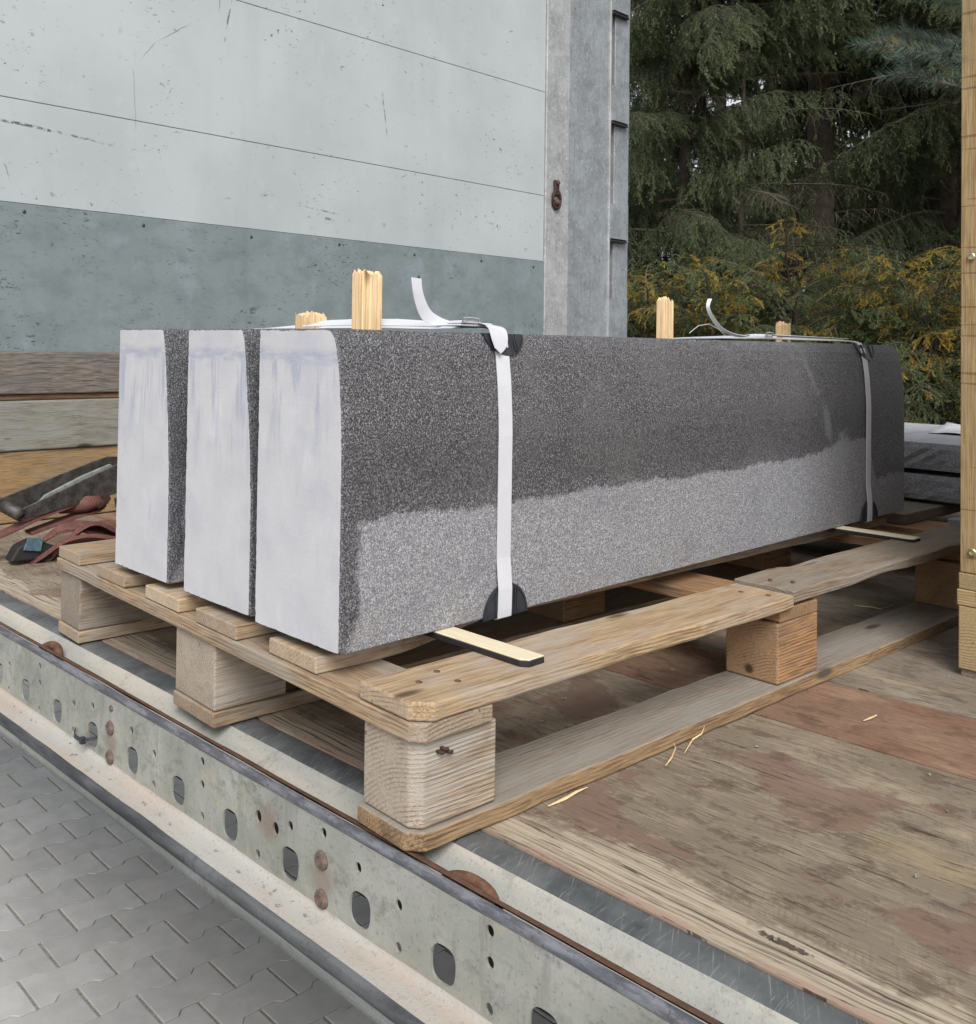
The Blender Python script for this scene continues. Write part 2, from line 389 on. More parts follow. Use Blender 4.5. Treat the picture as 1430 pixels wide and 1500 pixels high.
def floor_mat(name, base, dark, red, redamt, seed, edge_y=None, knot=None):
    b = NB(name)
    o0 = b.obj()
    o = b.vmath('ADD', o0, (seed * 1.7, seed * 2.3, 0))
    s0 = b.sep(o0)
    s = b.sep(o)
    wv = b.math('MULTIPLY', b.noise(b.scale(o, (3.0, 9, 3)), 1.0, 3, .55), .035)
    y = b.math('ADD', s[1], wv)
    fine = b.noise(b.comb(b.math('MULTIPLY', s[0], 26.0), b.math('MULTIPLY', y, 430.0), 0.0), 1.0, 4, .7)
    fine2 = b.noise(b.comb(b.math('MULTIPLY', s[0], 9.0), b.math('MULTIPLY', y, 150.0), 5.0), 1.0, 5, .7)
    cross = b.noise(b.comb(b.math('MULTIPLY', b.math('ADD', s[0], b.math('MULTIPLY', y, .35)), 330.0), b.math('MULTIPLY', y, 24.0), 2.0), 1.0, 4, .7)
    zone = b.ss(b.noise(o, 5.5, 5, .65), .44, .56)
    blot = b.noise(b.scale(o, (5, 6.5, 3)), 1.0, 9, .70)
    blot2 = b.noise(b.vmath('ADD', b.scale(o, (15, 22, 3)), (4, 9, 0)), 1.0, 8, .76)
    film = b.noise(b.vmath('ADD', b.scale(o, (4.2, 5.2, 3)), (8, 2, 0)), 1.0, 6, .60, .4)
    c = b.mix(b.ss(fine2, .38, .66), tuple(q * 1.12 for q in base), tuple(q * .74 + d * .1 for q, d in zip(base, dark)))
    c = b.mix(b.math('MULTIPLY', b.ss(fine, .46, .62), .62), c, tuple(q * .8 for q in dark))
    c = b.mix(b.math('MULTIPLY', b.math('MULTIPLY', b.ss(cross, .50, .68), zone), .5), c, tuple(q * 1.1 for q in dark))
    c = b.mix(b.math('MULTIPLY', b.ss(blot, .47, .58), .8), c, tuple(.55 * q + .45 * d for q, d in zip(base, dark)))
    c = b.mix(b.math('MULTIPLY', b.ss(blot, .46, .34), .6), c, tuple(min(1, q * 1.35) for q in base))
    fm = b.math('ADD', film, b.math('MULTIPLY_ADD', blot2, .16, -.08))
    c = b.mix(b.math('MULTIPLY', b.ss(fm, .555, .58), redamt), c, red)
    c = b.mix(b.math('MULTIPLY', b.math('MULTIPLY', b.ss(blot2, .52, .57), b.ss(blot, .40, .52)), .5), c, tuple(q * .72 for q in dark))
    tn = b.noise(b.vmath('ADD', b.scale(o, (2.2, 5, 3)), (1.5, 8, 0)), 1.0, 5, .6)
    c = b.mix(b.math('MULTIPLY', b.ss(tn, .56, .70), .5), c, (.37, .285, .145))
    ck = b.noise(b.comb(b.math('MULTIPLY', s[0], 11.0), b.math('MULTIPLY', y, 210.0), 3.0), 1.0, 4, .65)
    cr = b.math('MULTIPLY', b.ss(ck, .60, .64), b.ss(b.noise(o, 4, 3), .38, .55))
    h = b.math('ADD', b.math('MULTIPLY', fine, .5), b.math('MULTIPLY', blot2, .6))
    if edge_y is not None:
        ew = b.math('MULTIPLY_ADD', b.noise(b.scale(o, (5, 3, 1)), 1.0, 5, .7), .20, -.035)
        em = b.ss(b.math('SUBTRACT', b.math('SUBTRACT', s0[1], edge_y), ew), .012, -.004)
        g = b.noise(b.comb(b.math('MULTIPLY', s[0], 3.2), b.math('MULTIPLY', y, 190.0), 1.0), 1.0, 5, .72)
        ec = b.mix(b.ss(g, .42, .64), (.43, .365, .275), (.22, .175, .13))
        ec = b.mix(b.math('MULTIPLY', b.ss(g, .62, .67), .85), ec, (.06, .045, .035))
        ec = b.mix(b.math('MULTIPLY', b.ss(b.math('SUBTRACT', s0[1], edge_y), .018, .003), b.ss(b.noise(o, 14, 3, .6), .38, .55)), ec, (.35, .25, .19))
        c = b.mix(em, c, ec)
        h = b.math('SUBTRACT', h, b.math('MULTIPLY', b.math('MULTIPLY', b.ss(g, .55, .67), em), 1.2))
    c = b.mix(b.math('MULTIPLY', cr, .8), c, tuple(q * .35 for q in dark))
    if knot:
        q = b.vmath('LENGTH', b.comb(b.math('DIVIDE', b.math('SUBTRACT', s0[0], knot[0]), .026), b.math('DIVIDE', b.math('SUBTRACT', b.math('ADD', s0[1], b.math('MULTIPLY', wv, .0)), knot[1]), .0055), 0.0))
        kk = b.ss(b.math('ADD', q, b.math('MULTIPLY_ADD', b.noise(o, 150, 4, .7), 2.4, -1.2)), 1.1, .7)
        c = b.mix(b.math('MULTIPLY', kk, .85), c, (.045, .028, .022))
        h = b.math('SUBTRACT', h, kk)
    h = b.math('SUBTRACT', h, b.math('MULTIPLY', cr, .9))
    h = b.math('SUBTRACT', h, b.math('MULTIPLY', b.ss(fm, .555, .565), .3))
    return b.done(c, .82, b.bump(h, .7, .0024), spec=.2)

M = {}
PM = [(.39, 1.262, .62, 1.252, .0065, .9, .46), (.62, 1.252, .80, 1.236, .005, .8, .48),
      (1.243, 1.86, 1.222, 1.72, .005, .9, .46), (1.222, 1.72, 1.205, 1.60, .007, .9, .50), (1.19, 1.86, 1.185, 1.78, .003, .5, .3),
      (1.06, 1.72, .93, 1.63, .0022, .55, .2), (.93, 1.63, .865, 1.54, .0022, .5, .2), (.85, 1.52, .862, 1.28, .0022, .35, .3),
      (1.39, 1.14, 1.47, 1.145, .006, .8, .50), (1.60, 1.12, 1.80, 1.105, .004, .7, .46), (2.02, 1.66, 2.055, 1.45, .004, .7, .46),
      (.40, 1.13, .43, 1.06, .003, .6, .4), (.79, 1.63, .80, 1.66, .008, .8, .3), (.79, 1.545, .81, 1.56, .008, .8, .35)]
M['granite'] = granite()
M['granite_slab'] = granite(False, 'granite_slab', True)
M['sawn0'] = sawn('sawn_stone_a', 1.0)
M['sawn1'] = sawn('sawn_stone_b', 2.0)
M['sawn2'] = sawn('sawn_stone_c', 3.0)
M['galv'] = galv('galvanised_steel', (.27, .29, .305), .4)
M['galv_light'] = galv('galvanised_steel_light', (.37, .375, .375), .35)
M['panel'] = painted('pale_panel_paint', (.445, .48, .48), (.10, .10, .10), .95, (7, 17, 30), .2, (.20, .20, .19), 0, PM)
M['kick'] = painted('dark_panel_paint', (.215, .255, .26), (.05, .06, .06), 1.15, (9, 26, 80), .6, (.06, .07, .068), .9)
M['rust'] = simple('rust', (.17, .085, .05), .85, .1, 60, .45, .0012)
M['rivet'] = simple('rivet_rust', (.20, .14, .115), .8, .1, 160, .5, .0015)
M['rust_dark'] = simple('dark_rust', (.075, .04, .033), .7, .3, 60, .4, .001)
M['black_metal'] = simple('worn_black_metal', (.095, .085, .078), .5, .4, 40, .6, .0008)
M['plastic_black'] = simple('black_plastic', (.038, .042, .052), .45, 0, 50, .4)
M['rubber'] = simple('black_rubber', (.022, .019, .022), .7, 0, 80, .4)
M['strap'] = simple('white_strap', (.66, .67, .71), .4, 0, 12, .06, .0002)
M['paper'] = simple('white_film', (.80, .80, .84), .45, 0, 14, .08, .001)
M['zinc'] = simple('zinc_screw', (.55, .50, .33), .35, .8, 40, .3)
M['blue'] = simple('blue_label', (.10, .17, .22), .4, 0, 60, .5)
M['soil'] = simple('forest_soil', (.05, .04, .028), .95, 0, 3, .5, .01)
M['bark'] = simple('bark', (.105, .082, .062), .95, 0, 18, .5, .012)
M['dark_steel'] = simple('chassis_steel', (.06, .06, .06), .7, .3, 8, .4)

def mk_strip():
    b = NB('worn_dark_strip')
    o = b.obj()
    n = b.noise(o, 10, 4, .6)
    c = b.mix(b.ss(n, .3, .7), (.07, .08, .085), (.16, .17, .17))
    # cross-wise scuffs
    sq = b.noise(b.vmath('ADD', b.scale(o, (420, 22, 5)), (0, 0, 0)), 1.0, 3, .6)
    o2 = b.sep(o)
    sk = b.comb(b.math('MULTIPLY', b.math('ADD', o2[0], b.math('MULTIPLY', o2[1], .5)), 330.0), b.math('MULTIPLY', o2[1], 14.0), 0.0)
    sq2 = b.noise(sk, 1.0, 3, .6)
    c = b.mix(b.math('MULTIPLY', b.ss(b.math('MAXIMUM', sq, sq2), .56, .75), .65), c, (.36, .37, .36))
    c = b.mix(b.math('MULTIPLY', b.ss(b.noise(o, 30, 4, .7), .6, .7), .5), c, (.05, .052, .055))
    return b.done(c, .5, b.bump(sq2, .3, .0006), .2)
M['strip'] = mk_strip()

def mk_rail():
    b = NB('dusty_galvanised_rail')
    o = b.obj()
    n1 = b.noise(o, 7, 5, .65)
    n2 = b.noise(o, 55, 5, .72)
    n3 = b.noise(b.scale(o, (55, 55, 6)), 1.0, 4, .65)
    c = b.ramp(n1, [(.25, (.21, .22, .195)), (.5, (.31, .315, .28)), (.75, (.42, .42, .39))])
    c = b.mix(b.math('MULTIPLY', b.ss(n2, .5, .68), .55), c, (.19, .20, .185))
    c = b.mix(b.math('MULTIPLY', b.ss(n3, .54, .72), .45), c, (.17, .165, .14))
    c = b.mix(b.math('MULTIPLY', b.ss(b.noise(o, 12, 4, .6), .58, .72), .55), c, (.42, .36, .25))
    c = b.mix(b.math('MULTIPLY', b.ss(b.noise(o, 210, 3, .6), .60, .68), .5), c, (.10, .10, .095))
    n4 = b.noise(b.scale(o, (16, 16, 24)), 1.0, 7, .76)
    c = b.mix(b.math('MULTIPLY', b.ss(n4, .52, .66), .55), c, (.13, .13, .115))
    so = b.sep(o)
    n5 = b.noise(b.scale(o, (40, 40, 8)), 1.0, 5, .7)
    low = b.math('MULTIPLY', b.ss(b.math('ADD', so[2], b.math('MULTIPLY', n5, .05)), -.075, -.092), .5)
    c = b.mix(low, c, (.34, .30, .24))
    for rx, rz, rr in ((-.256, -.052, .030), (-.1432, -.080, .026), (-.680, -.080, .026), (-.75, -.095, .02), (.30, -.05, .03)):
        q = b.vmath('LENGTH', b.comb(b.math('DIVIDE', b.math('SUBTRACT', so[0], rx), rr), 0.0, b.math('DIVIDE', b.math('SUBTRACT', so[2], rz), rr * .8)))
        rm = b.ss(b.math('ADD', q, b.math('MULTIPLY_ADD', n2, 1.6, -.8)), 1.25, .35)
        c = b.mix(b.math('MULTIPLY', rm, .55), c, (.20, .125, .085))
    return b.done(c, .62, b.bump(n2, .4, .0012), .1, .35)
def mk_dust(name, a, bb, grime):
    b = NB(name)
    o = b.obj()
    n1 = b.noise(b.scale(o, (4, 26, 26)), 1.0, 5, .6)
    n2 = b.noise(o, 240, 3, .7)
    n3 = b.noise(o, 25, 5, .7)
    c = b.mix(b.ss(n1, .35, .65), a, bb)
    c = b.mix(b.math('MULTIPLY', b.ss(n3, .55, .70), .45), c, grime)
    c = b.mix(b.math('MULTIPLY', b.ss(n2, .56, .70), .4), c, tuple(q * .55 for q in grime))
    return b.done(c, .85, b.bump(b.math('ADD', n2, b.math('MULTIPLY', n3, .6)), .6, .0016), 0, .2)
def mk_rim():
    b = NB('rim_bar')
    o = b.obj()
    n1 = b.noise(b.scale(o, (14, 60, 60)), 1.0, 5, .7)
    n2 = b.noise(o, 160, 4, .7)
    c = b.mix(b.ss(n1, .4, .62), (.10, .105, .125), (.22, .225, .25))
    c = b.mix(b.math('MULTIPLY', b.ss(n2, .55, .66), .7), c, (.11, .065, .05))
    return b.done(c, .45, b.bump(n2, .5, .0012), .3)
try:
    M['rail'] = mk_rail()
except Exception:
    raise
M['ledge'] = mk_dust('ledge_dust', (.40, .345, .29), (.40, .39, .36), (.24, .22, .185))
M['gutter'] = mk_dust('gutter_dust', (.34, .34, .31), (.44, .41, .35), (.20, .195, .17))
M['lip'] = mk_dust('lip_steel', (.17, .18, .17), (.27, .275, .26), (.10, .105, .105))
M['lip_dark'] = mk_dust('lip_dark', (.045, .047, .052), (.13, .135, .14), (.05, .05, .055))
M['rim'] = mk_rim()

def mk_floor():
    M['floor_a'] = floor_mat('floor_plywood', (.275, .225, .165), (.11, .083, .062), (.18, .11, .085), .65, 1.0, .108, (.3435, .1575))
    M['floor_b'] = floor_mat('floor_plywood_reddish', (.26, .165, .112), (.14, .085, .06), (.22, .12, .08), .6, 2.0)
    M['floor_c'] = floor_mat('floor_plywood_far', (.265, .22, .17), (.13, .105, .08), (.18, .12, .09), .4, 3.0)
mk_floor()

def mk_webbing():
    b = NB('red_webbing')
    o = b.obj()
    br = b.n('ShaderNodeTexBrick')
    b.put(br.inputs['Vector'], b.scale(o, (1, 1, 1)))
    br.inputs['Scale'].default_value = 60
    b.put(br.inputs['Color1'], (.185, .08, .066)); b.put(br.inputs['Color2'], (.15, .068, .058)); b.put(br.inputs['Mortar'], (.08, .03, .028))
    br.inputs['Mortar Size'].default_value = .03
    n = b.noise(o, 30, 4, .6)
    c = b.mix(b.math('MULTIPLY', b.ss(n, .45, .7), .5), br.outputs['Color'], (.20, .12, .09))
    return b.done(c, .85, b.bump(br.outputs['Fac'], -.5, .001), spec=.2)
M['webbing'] = mk_webbing()

def mk_paver():
    b = NB('concrete_paver')
    o = b.obj()
    r = b.rnd()
    ov = b.vmath('ADD', o, b.comb(b.math('MULTIPLY', r, 50.0), 0.0, 0.0))
    n1 = b.noise(ov, 12, 5, .6)
    n2 = b.noise(ov, 260, 3, .65)
    v = b.math('MULTIPLY_ADD', r, .16, .92)
    c = b.mix(b.ss(n1, .3, .7), (.40, .395, .38), (.48, .473, .455))
    c = b.mix(1.0, c, b.comb(v, v, v), 'MULTIPLY')
    c = b.mix(b.math('MULTIPLY', b.ss(n2, .5, .72), .3), c, (.24, .235, .22))
    c = b.mix(b.math('MULTIPLY', b.ss(b.noise(ov, 7, 5, .65), .52, .68), .4), c, (.46, .43, .38))
    c = b.mix(b.math('MULTIPLY', b.ss(b.noise(ov, 70, 4, .7), .66, .72), .5), c, (.15, .145, .135))
    return b.done(c, .85, b.bump(n2, .4, .0012), spec=.25)
def mk_sand():
    b = NB('joint_sand')
    o = b.obj()
    n2 = b.noise(o, 260, 4, .7)
    n3 = b.vor(o, 160)
    c = b.mix(b.ss(n2, .4, .65), (.24, .225, .195), (.50, .465, .41))
    c = b.mix(b.ss(n3, .25, .1), c, (.07, .055, .04))
    return b.done(c, .95, b.bump(n2, 1.0, .004), spec=.1)
M['paver'] = mk_paver()
M['sand'] = mk_sand()

def foliage(name, a, bcol, cvar):
    b = NB(name)
    o = b.obj()
    n = b.noise(b.vmath('ADD', o, b.comb(b.math('MULTIPLY', b.rnd(), 20.0), 0.0, 0.0)), 5, 3, .6)
    n2 = b.noise(o, 60, 2, .6)
    c = b.mix(b.ss(b.math('ADD', b.math('MULTIPLY', n, .6), b.math('MULTIPLY', n2, .4)), .35, .65), a, bcol)
    v = b.math('MULTIPLY_ADD', b.rnd(), cvar, 1 - cvar / 2)
    c = b.mix(1.0, c, b.comb(v, v, v), 'MULTIPLY')
    return b.done(c, .6, spec=.3)
M['spruce'] = foliage('spruce_needles', (.050, .075, .038), (.135, .165, .08), .5)
M['hedge'] = foliage('hedge_needles', (.050, .085, .030), (.14, .18, .065), .4)
M['yellow'] = foliage('yellow_tips', (.36, .23, .03), (.46, .35, .07), .2)
M['tip'] = foliage('spruce_young_needles', (.16, .19, .09), (.25, .27, .14), .3)
M['pine'] = foliage('pine_needles', (.06, .105, .08), (.13, .18, .14), .2)
M['twig'] = simple('twig_bark', (.14, .115, .08), .9, 0, 40, .4)

# ------------------------------------------------------------------ object helpers
def link(o, parent=None):
    COL.objects.link(o)
    if parent is not None:
        o.parent = parent
    return o
def mesh_obj(name, verts, faces, mat=None, parent=None, smooth=False, mats=None, fm=None):
    me = bpy.data.meshes.new(name)
    me.from_pydata([tuple(v) for v in verts], [], faces)
    for m in (mats or [mat]):
        me.materials.append(m)
    if fm:
        me.polygons.foreach_set('material_index', fm)
    if smooth:
        me.polygons.foreach_set('use_smooth', [True] * len(me.polygons))
    me.update()
    return link(bpy.data.objects.new(name, me), parent)
def bm_obj(name, bm, mat, parent=None, smooth=False):
    me = bpy.data.meshes.new(name)
    bmesh.ops.recalc_face_normals(bm, faces=bm.faces[:])
    bm.to_mesh(me)
    bm.free()
    for m in (mat if isinstance(mat, list) else [mat]):
        me.materials.append(m)
    if smooth:
        me.polygons.foreach_set('use_smooth', [True] * len(me.polygons))
    return link(bpy.data.objects.new(name, me), parent)
def tag(o, label=None, cat=None, group=None, kind=None):
    if label: o['label'] = label
    if cat: o['category'] = cat
    if group: o['group'] = group
    if kind: o['kind'] = kind
    return o
def empty(name, loc=(0, 0, 0), yaw=0.0, **kw):
    o = bpy.data.objects.new(name, None)
    o.empty_display_size = .05
    o.location = loc
    o.rotation_euler = (0, 0, yaw)
    COL.objects.link(o)
    return tag(o, **kw)

def bevel_all(bm, w, seg=2, angle=35):
    es = [e for e in bm.edges if len(e.link_faces) == 2 and e.calc_face_angle(0) > R(angle)]
    if es and w > 0:
        bmesh.ops.bevel(bm, geom=es, offset=w, offset_type='OFFSET', segments=seg, profile=.5, affect='EDGES', clamp_overlap=True)

def prism_bm(outline, z0, z1, bev=.0015, seg=2, zf=None, bm=None):
    """outline in XY, extruded between z0 and z1"""
    own = bm is None
    bm = bm or bmesh.new()
    b0 = [bm.verts.new((x, y, z0)) for x, y in outline]
    b1 = [bm.verts.new((x, y, z1)) for x, y in outline]
    n = len(outline)
    bm.faces.new(b0[::-1]); bm.faces.new(b1)
    for i in range(n):
        bm.faces.new((b0[i], b0[(i + 1) % n], b1[(i + 1) % n], b1[i]))
    bmesh.ops.recalc_face_normals(bm, faces=bm.faces[:])
    if own:
        bevel_all(bm, bev, seg)
    return bm

def board_outline(x0, x1, y0, y1, axis='Y', step=.035, amp=.0018, cham=0.0, cham_corner=(), seed=0):
    """rectangle with slightly wandering long edges"""
    L0, L1 = (y0, y1) if axis == 'Y' else (x0, x1)
    W0, W1 = (x0, x1) if axis == 'Y' else (y0, y1)
    n = max(2, int((L1 - L0) / step))
    def nz(t, s):
        return amp * (mnoise.noise(Vector((t * 7, s * 3.7 + seed, 0))) * 1.4 + mnoise.noise(Vector((t * 31, s * 9.1 + seed, 2))) * .6)
    lo, hi = [], []
    for i in range(n + 1):
        t = L0 + (L1 - L0) * i / n
        lo.append((W0 + nz(t, 1), t)); hi.append((W1 + nz(t, 2), t))
    pts = lo + hi[::-1]
    if axis == 'Y':
        pts = [(w, l) for w, l in pts]
    else:
        pts = [(l, w) for w, l in pts]
    # chamfer named corners
    out = []
    for p in pts:
        cx = [c for c in cham_corner if abs(p[0] - c[0]) < .004 and abs(p[1] - c[1]) < .004]
        if cx and cham:
            sx = 1 if cx[0][0] < (x0 + x1) / 2 else -1
            sy = 1 if cx[0][1] < (y0 + y1) / 2 else -1
            a = (p[0] + sx * cham, p[1]); bq = (p[0], p[1] + sy * cham)
            out.append(('c', a, bq))
        else:
            out.append(p)
    res = []
    for i, p in enumerate(out):
        if isinstance(p[0], str):
            prev = out[i - 1]
            a, bq = p[1], p[2]
            # order by distance to the previous point
            da = (a[0] - prev[0]) ** 2 + (a[1] - prev[1]) ** 2
            db = (bq[0] - prev[0]) ** 2 + (bq[1] - prev[1]) ** 2
            res += [a, bq] if da < db else [bq, a]
        else:
            res.append(p)
    return res

def board(name, x0, x1, y0, y1, z0, z1, kind, parent, axis='Y', bev=.0016, amp=.0018, cham=0, corners=(), seed=None, zwarp=None, label=None):
    seed = random.random() * 50 if seed is None else seed
    ol = board_outline(x0, x1, y0, y1, axis, .035, amp, cham, corners, seed)
    bm = prism_bm(ol, z0, z1, 0)
    if zwarp:
        for v in bm.verts:
            v.co.z += zwarp(v.co)
    bevel_all(bm, bev, 2, 40)
    for v in bm.verts:
        q = v.co * 60
        v.co += Vector((mnoise.noise(q + Vector((seed, 0, 0))), mnoise.noise(q + Vector((0, seed, 5))), mnoise.noise(q + Vector((9, 0, seed))))) * .0007
    o = bm_obj(name, bm, wood(kind, axis), parent)
    if label: o['label'] = label
    return o

def box_bm(x0, x1, y0, y1, z0, z1, bev=.001, seg=1, bm=None):
    return prism_bm([(x0, y0), (x1, y0), (x1, y1), (x0, y1)], z0, z1, bev, seg, bm=bm)

def lathe_bm(profile, n=20, axis='Y', bm=None):
    """profile = [(radius, along)] spun round the given axis"""
    bm = bm or bmesh.new()
    rings = []
    for r, a in profile:
        ring = []
        for i in range(n):
            t = 2 * PI * i / n
            c, s = r * math.cos(t), r * math.sin(t)
            co = {'Y': (c, a, s), 'X': (a, c, s), 'Z': (c, s, a)}[axis]
            ring.append(bm.verts.new(co))
        rings.append(ring)
    for a, b in zip(rings, rings[1:]):
        for i in range(n):
            bm.faces.new((a[i], a[(i + 1) % n], b[(i + 1) % n], b[i]))
    bm.faces.new(rings[0]); bm.faces.new(rings[-1][::-1])
    return bm

def tube_bm(pts, rads, n=8, bm=None, closed_ends=True):
    bm = bm or bmesh.new()
    pts = [Vector(p) for p in pts]
    if not isinstance(rads, (list, tuple)):
        rads = [rads] * len(pts)
    up = Vector((0, 0, 1))
    rings = []
    for i, p in enumerate(pts):
        t = (pts[min(i + 1, len(pts) - 1)] - pts[max(i - 1, 0)]).normalized()
        u = t.cross(up)
        if u.length < 1e-3: u = t.cross(Vector((1, 0, 0)))
        u.normalize(); w = t.cross(u)
        rings.append([bm.verts.new(p + (u * math.cos(2 * PI * k / n) + w * math.sin(2 * PI * k / n)) * rads[i]) for k in range(n)])
    for a, b in zip(rings, rings[1:]):
        for i in range(n):
            bm.faces.new((a[i], a[(i + 1) % n], b[(i + 1) % n], b[i]))
    if closed_ends:
        bm.faces.new(rings[0]); bm.faces.new(rings[-1][::-1])
    return bm

def ribbon_bm(path, th=.0009, bm=None):
    """path = [(centre, half-width vector)], a band of real thickness"""
    bm = bm or bmesh.new()
    P = [(Vector(c), Vector(w)) for c, w in path]
    rings = []
    for i, (c, w) in enumerate(P):
        t = (P[min(i + 1, len(P) - 1)][0] - P[max(i - 1, 0)][0]).normalized()
        nn = t.cross(w).normalized() * th * .5
        rings.append([bm.verts.new(q) for q in (c - w - nn, c + w - nn, c + w + nn, c - w + nn)])
    for a, b in zip(rings, rings[1:]):
        for i in range(4):
            bm.faces.new((a[i], a[(i + 1) % 4], b[(i + 1) % 4], b[i]))
    bm.faces.new(rings[0]); bm.faces.new(rings[-1][::-1])
    return bm

def smooth_path(pts, n=6):
    """Catmull-Rom through (centre, width) pairs"""
    P = [(Vector(a), Vector(b)) for a, b in pts]
    out = []
    for i in range(len(P) - 1):
        p0, p1, p2, p3 = P[max(i - 1, 0)], P[i], P[i + 1], P[min(i + 2, len(P) - 1)]
        for k in range(n):
            t = k / n
            def cr(a, b, c, d):
                return .5 * ((2 * b) + (c - a) * t + (2 * a - 5 * b + 4 * c - d) * t * t + (3 * b - a - 3 * c + d) * t ** 3)
            out.append((cr(p0[0], p1[0], p2[0], p3[0]), cr(p0[1], p1[1], p2[1], p3[1])))
    out.append(P[-1])
    return out

YT, YS, YW = .0609, .0417, .0516

# ================================================================== SETTING: ground
H = -1.10
gm = bpy.data.meshes.new('ground')
ground = mesh_obj('ground', [(-400, -400, H - .0026), (400, -400, H - .0026), (400, 400, H - .0026), (-400, 400, H - .0026)], [(0, 1, 2, 3)], M['sand'])
tag(ground, kind='structure')
# interlocking pavers, rows run along Y
PX, PL, AMP = .1225, .2120, .0085
def paver_mesh():
    g, ge = .0013, .0042
    def line(ends):
        # offset of a long edge along a paver; 'ends' is the sign at the two ends
        ys = [(0, ends), (.21, ends), (.29, -ends), (.71, -ends), (.79, ends), (1, ends)]
        return [(s * AMP, t * PL) for t, s in ys]
    L = line(-1); Rr = line(1)
    yy = lambda y: min(max(y, ge), PL - ge)
    pts = [(Rr[i][0] + PX - g, yy(Rr[i][1])) for i in range(6)] + [(L[i][0] + g, yy(L[i][1])) for i in range(5, -1, -1)]
    bm = prism_bm([(x - PX / 2, y - PL / 2) for x, y in pts], -.06, 0, .0016, 2)
    bm2 = bm
    me = bpy.data.meshes.new('paver')
    bmesh.ops.recalc_face_normals(bm2, faces=bm2.faces[:])
    # drop the underside to keep it cheap
    bm2.to_mesh(me); bm2.free()
    me.materials.append(M['paver'])
    return me
pme = paver_mesh()
Rm = cam.rotation_euler.to_matrix()
def project(p):
    d = Rm.transposed() @ (Vector(p) - cam.location)
    if d.z > -0.05: return (-9e9, 0)
    return (551.73 + 1424.31 * d.x / -d.z, 474.59 - 1424.31 * d.y / -d.z)
GY = .03
pav = []
ca, sa = math.cos(GY), math.sin(GY)
for k in range(-40, 60):
    for m in range(-30, 40):
        x = PX * k; y = PX * 0 + .106 * k + PL * m
        if not (-60 < y < 60): continue
        wx = -1.932 + ca * x - sa * y; wy = .50 + sa * x + ca * y
        if -6 < wx < 2.5 and -1.8 < wy < 4.5:
            u, v = project((wx, wy, H))
            lip = 1077 + .755 * u
            inside = -40 < u < 640 and lip - 40 < v < 1560
            pav.append((0 if inside else 1, (wx - cam.location.x) ** 2 + (wy - cam.location.y) ** 2, wx, wy))
pav.sort()
rngp = random.Random(3)
rest_v, rest_f = [], []
base_v = [v.co.copy() for v in pme.vertices]; base_f = [tuple(p.vertices) for p in pme.polygons]
nvis = 0
for i, (fl, _, wx, wy) in enumerate(pav):
    dz = rngp.uniform(-.0002, .0018)
    tilt = (rngp.uniform(-.0035, .0035), rngp.uniform(-.0035, .0035), GY + rngp.uniform(-.006, .006))
    if fl == 0 and nvis < 290:
        nvis += 1
        o = bpy.data.objects.new('paver', pme)
        o.location = (wx, wy, H + dz)
        o.rotation_euler = tilt
        link(o, ground)
    else:
        mt = Matrix.Translation((wx, wy, H + dz)) @ Euler(tilt).to_matrix().to_4x4()
        b0 = len(rest_v)
        rest_v += [mt @ v for v in base_v]
        rest_f += [tuple(b0 + q for q in f) for f in base_f]
rest = mesh_obj('paving_field', rest_v, rest_f, M['paver'], ground)
rest['kind'] = 'stuff'
soil = mesh_obj('forest_floor', [(-60, 4.6, H + .01), (40, 4.6, H + .01), (40, 90, H + .01), (-60, 90, H + .01)], [(0, 1, 2, 3)], M['soil'])
tag(soil, kind='structure')

# ================================================================== the lorry trailer
tr = empty('truck_trailer', (0, 0, 0), YT, label='open flatbed lorry trailer with worn plywood floor, perforated steel edge rail and grey headboard wall', cat='trailer')
tr['category'] = 'truck trailer'
XL, XR = -2.40, 2.2          # along the side rail
# floor panels (plywood), three strips with seams
def floor_panel(name, x0, x1, y0, y1, mat, dz=0.0, label=None):
    bm = bmesh.new()
    nx = max(2, int((x1 - x0) / .06)); ny = max(2, int((y1 - y0) / .06))
    vs = {}
    for i in range(nx + 1):
        for j in range(ny + 1):
            x = x0 + (x1 - x0) * i / nx; y = y0 + (y1 - y0) * j / ny
            e = 0
            if j in (0, ny): e = (mnoise.noise(Vector((x * 23, y * 5, 1))) * .0016)
            z = dz + mnoise.noise(Vector((x * 2.3, y * 2.9, 4))) * .0012
            if j in (0, ny) or i in (0, nx): z -= .0012
            vs[i, j] = bm.verts.new((x, y + e, z))
    for i in range(nx):
        for j in range(ny):
            bm.faces.new((vs[i, j], vs[i + 1, j], vs[i + 1, j + 1], vs[i, j + 1]))
    ge = bmesh.ops.extrude_face_region(bm, geom=bm.faces[:])
    for v in [g for g in ge['geom'] if isinstance(g, bmesh.types.BMVert)]:
        v.co.z = -.026
    o = bm_obj(name, bm, mat, tr)
    if label: o['label'] = label
    return o
floor_panel('floor_panel', XL, XR, .108, .7060, M['floor_a'], -.001, 'weathered greyish brown plywood floor panel beside the rail')
floor_panel('floor_panel', XL, XR, .7100, .9500, M['floor_b'], -.0005, 'reddish brown plywood floor strip')
floor_panel('floor_panel', XL, XR, .9535, 3.25, M['floor_c'], .0008, 'grey brown plywood floor panel at the back')
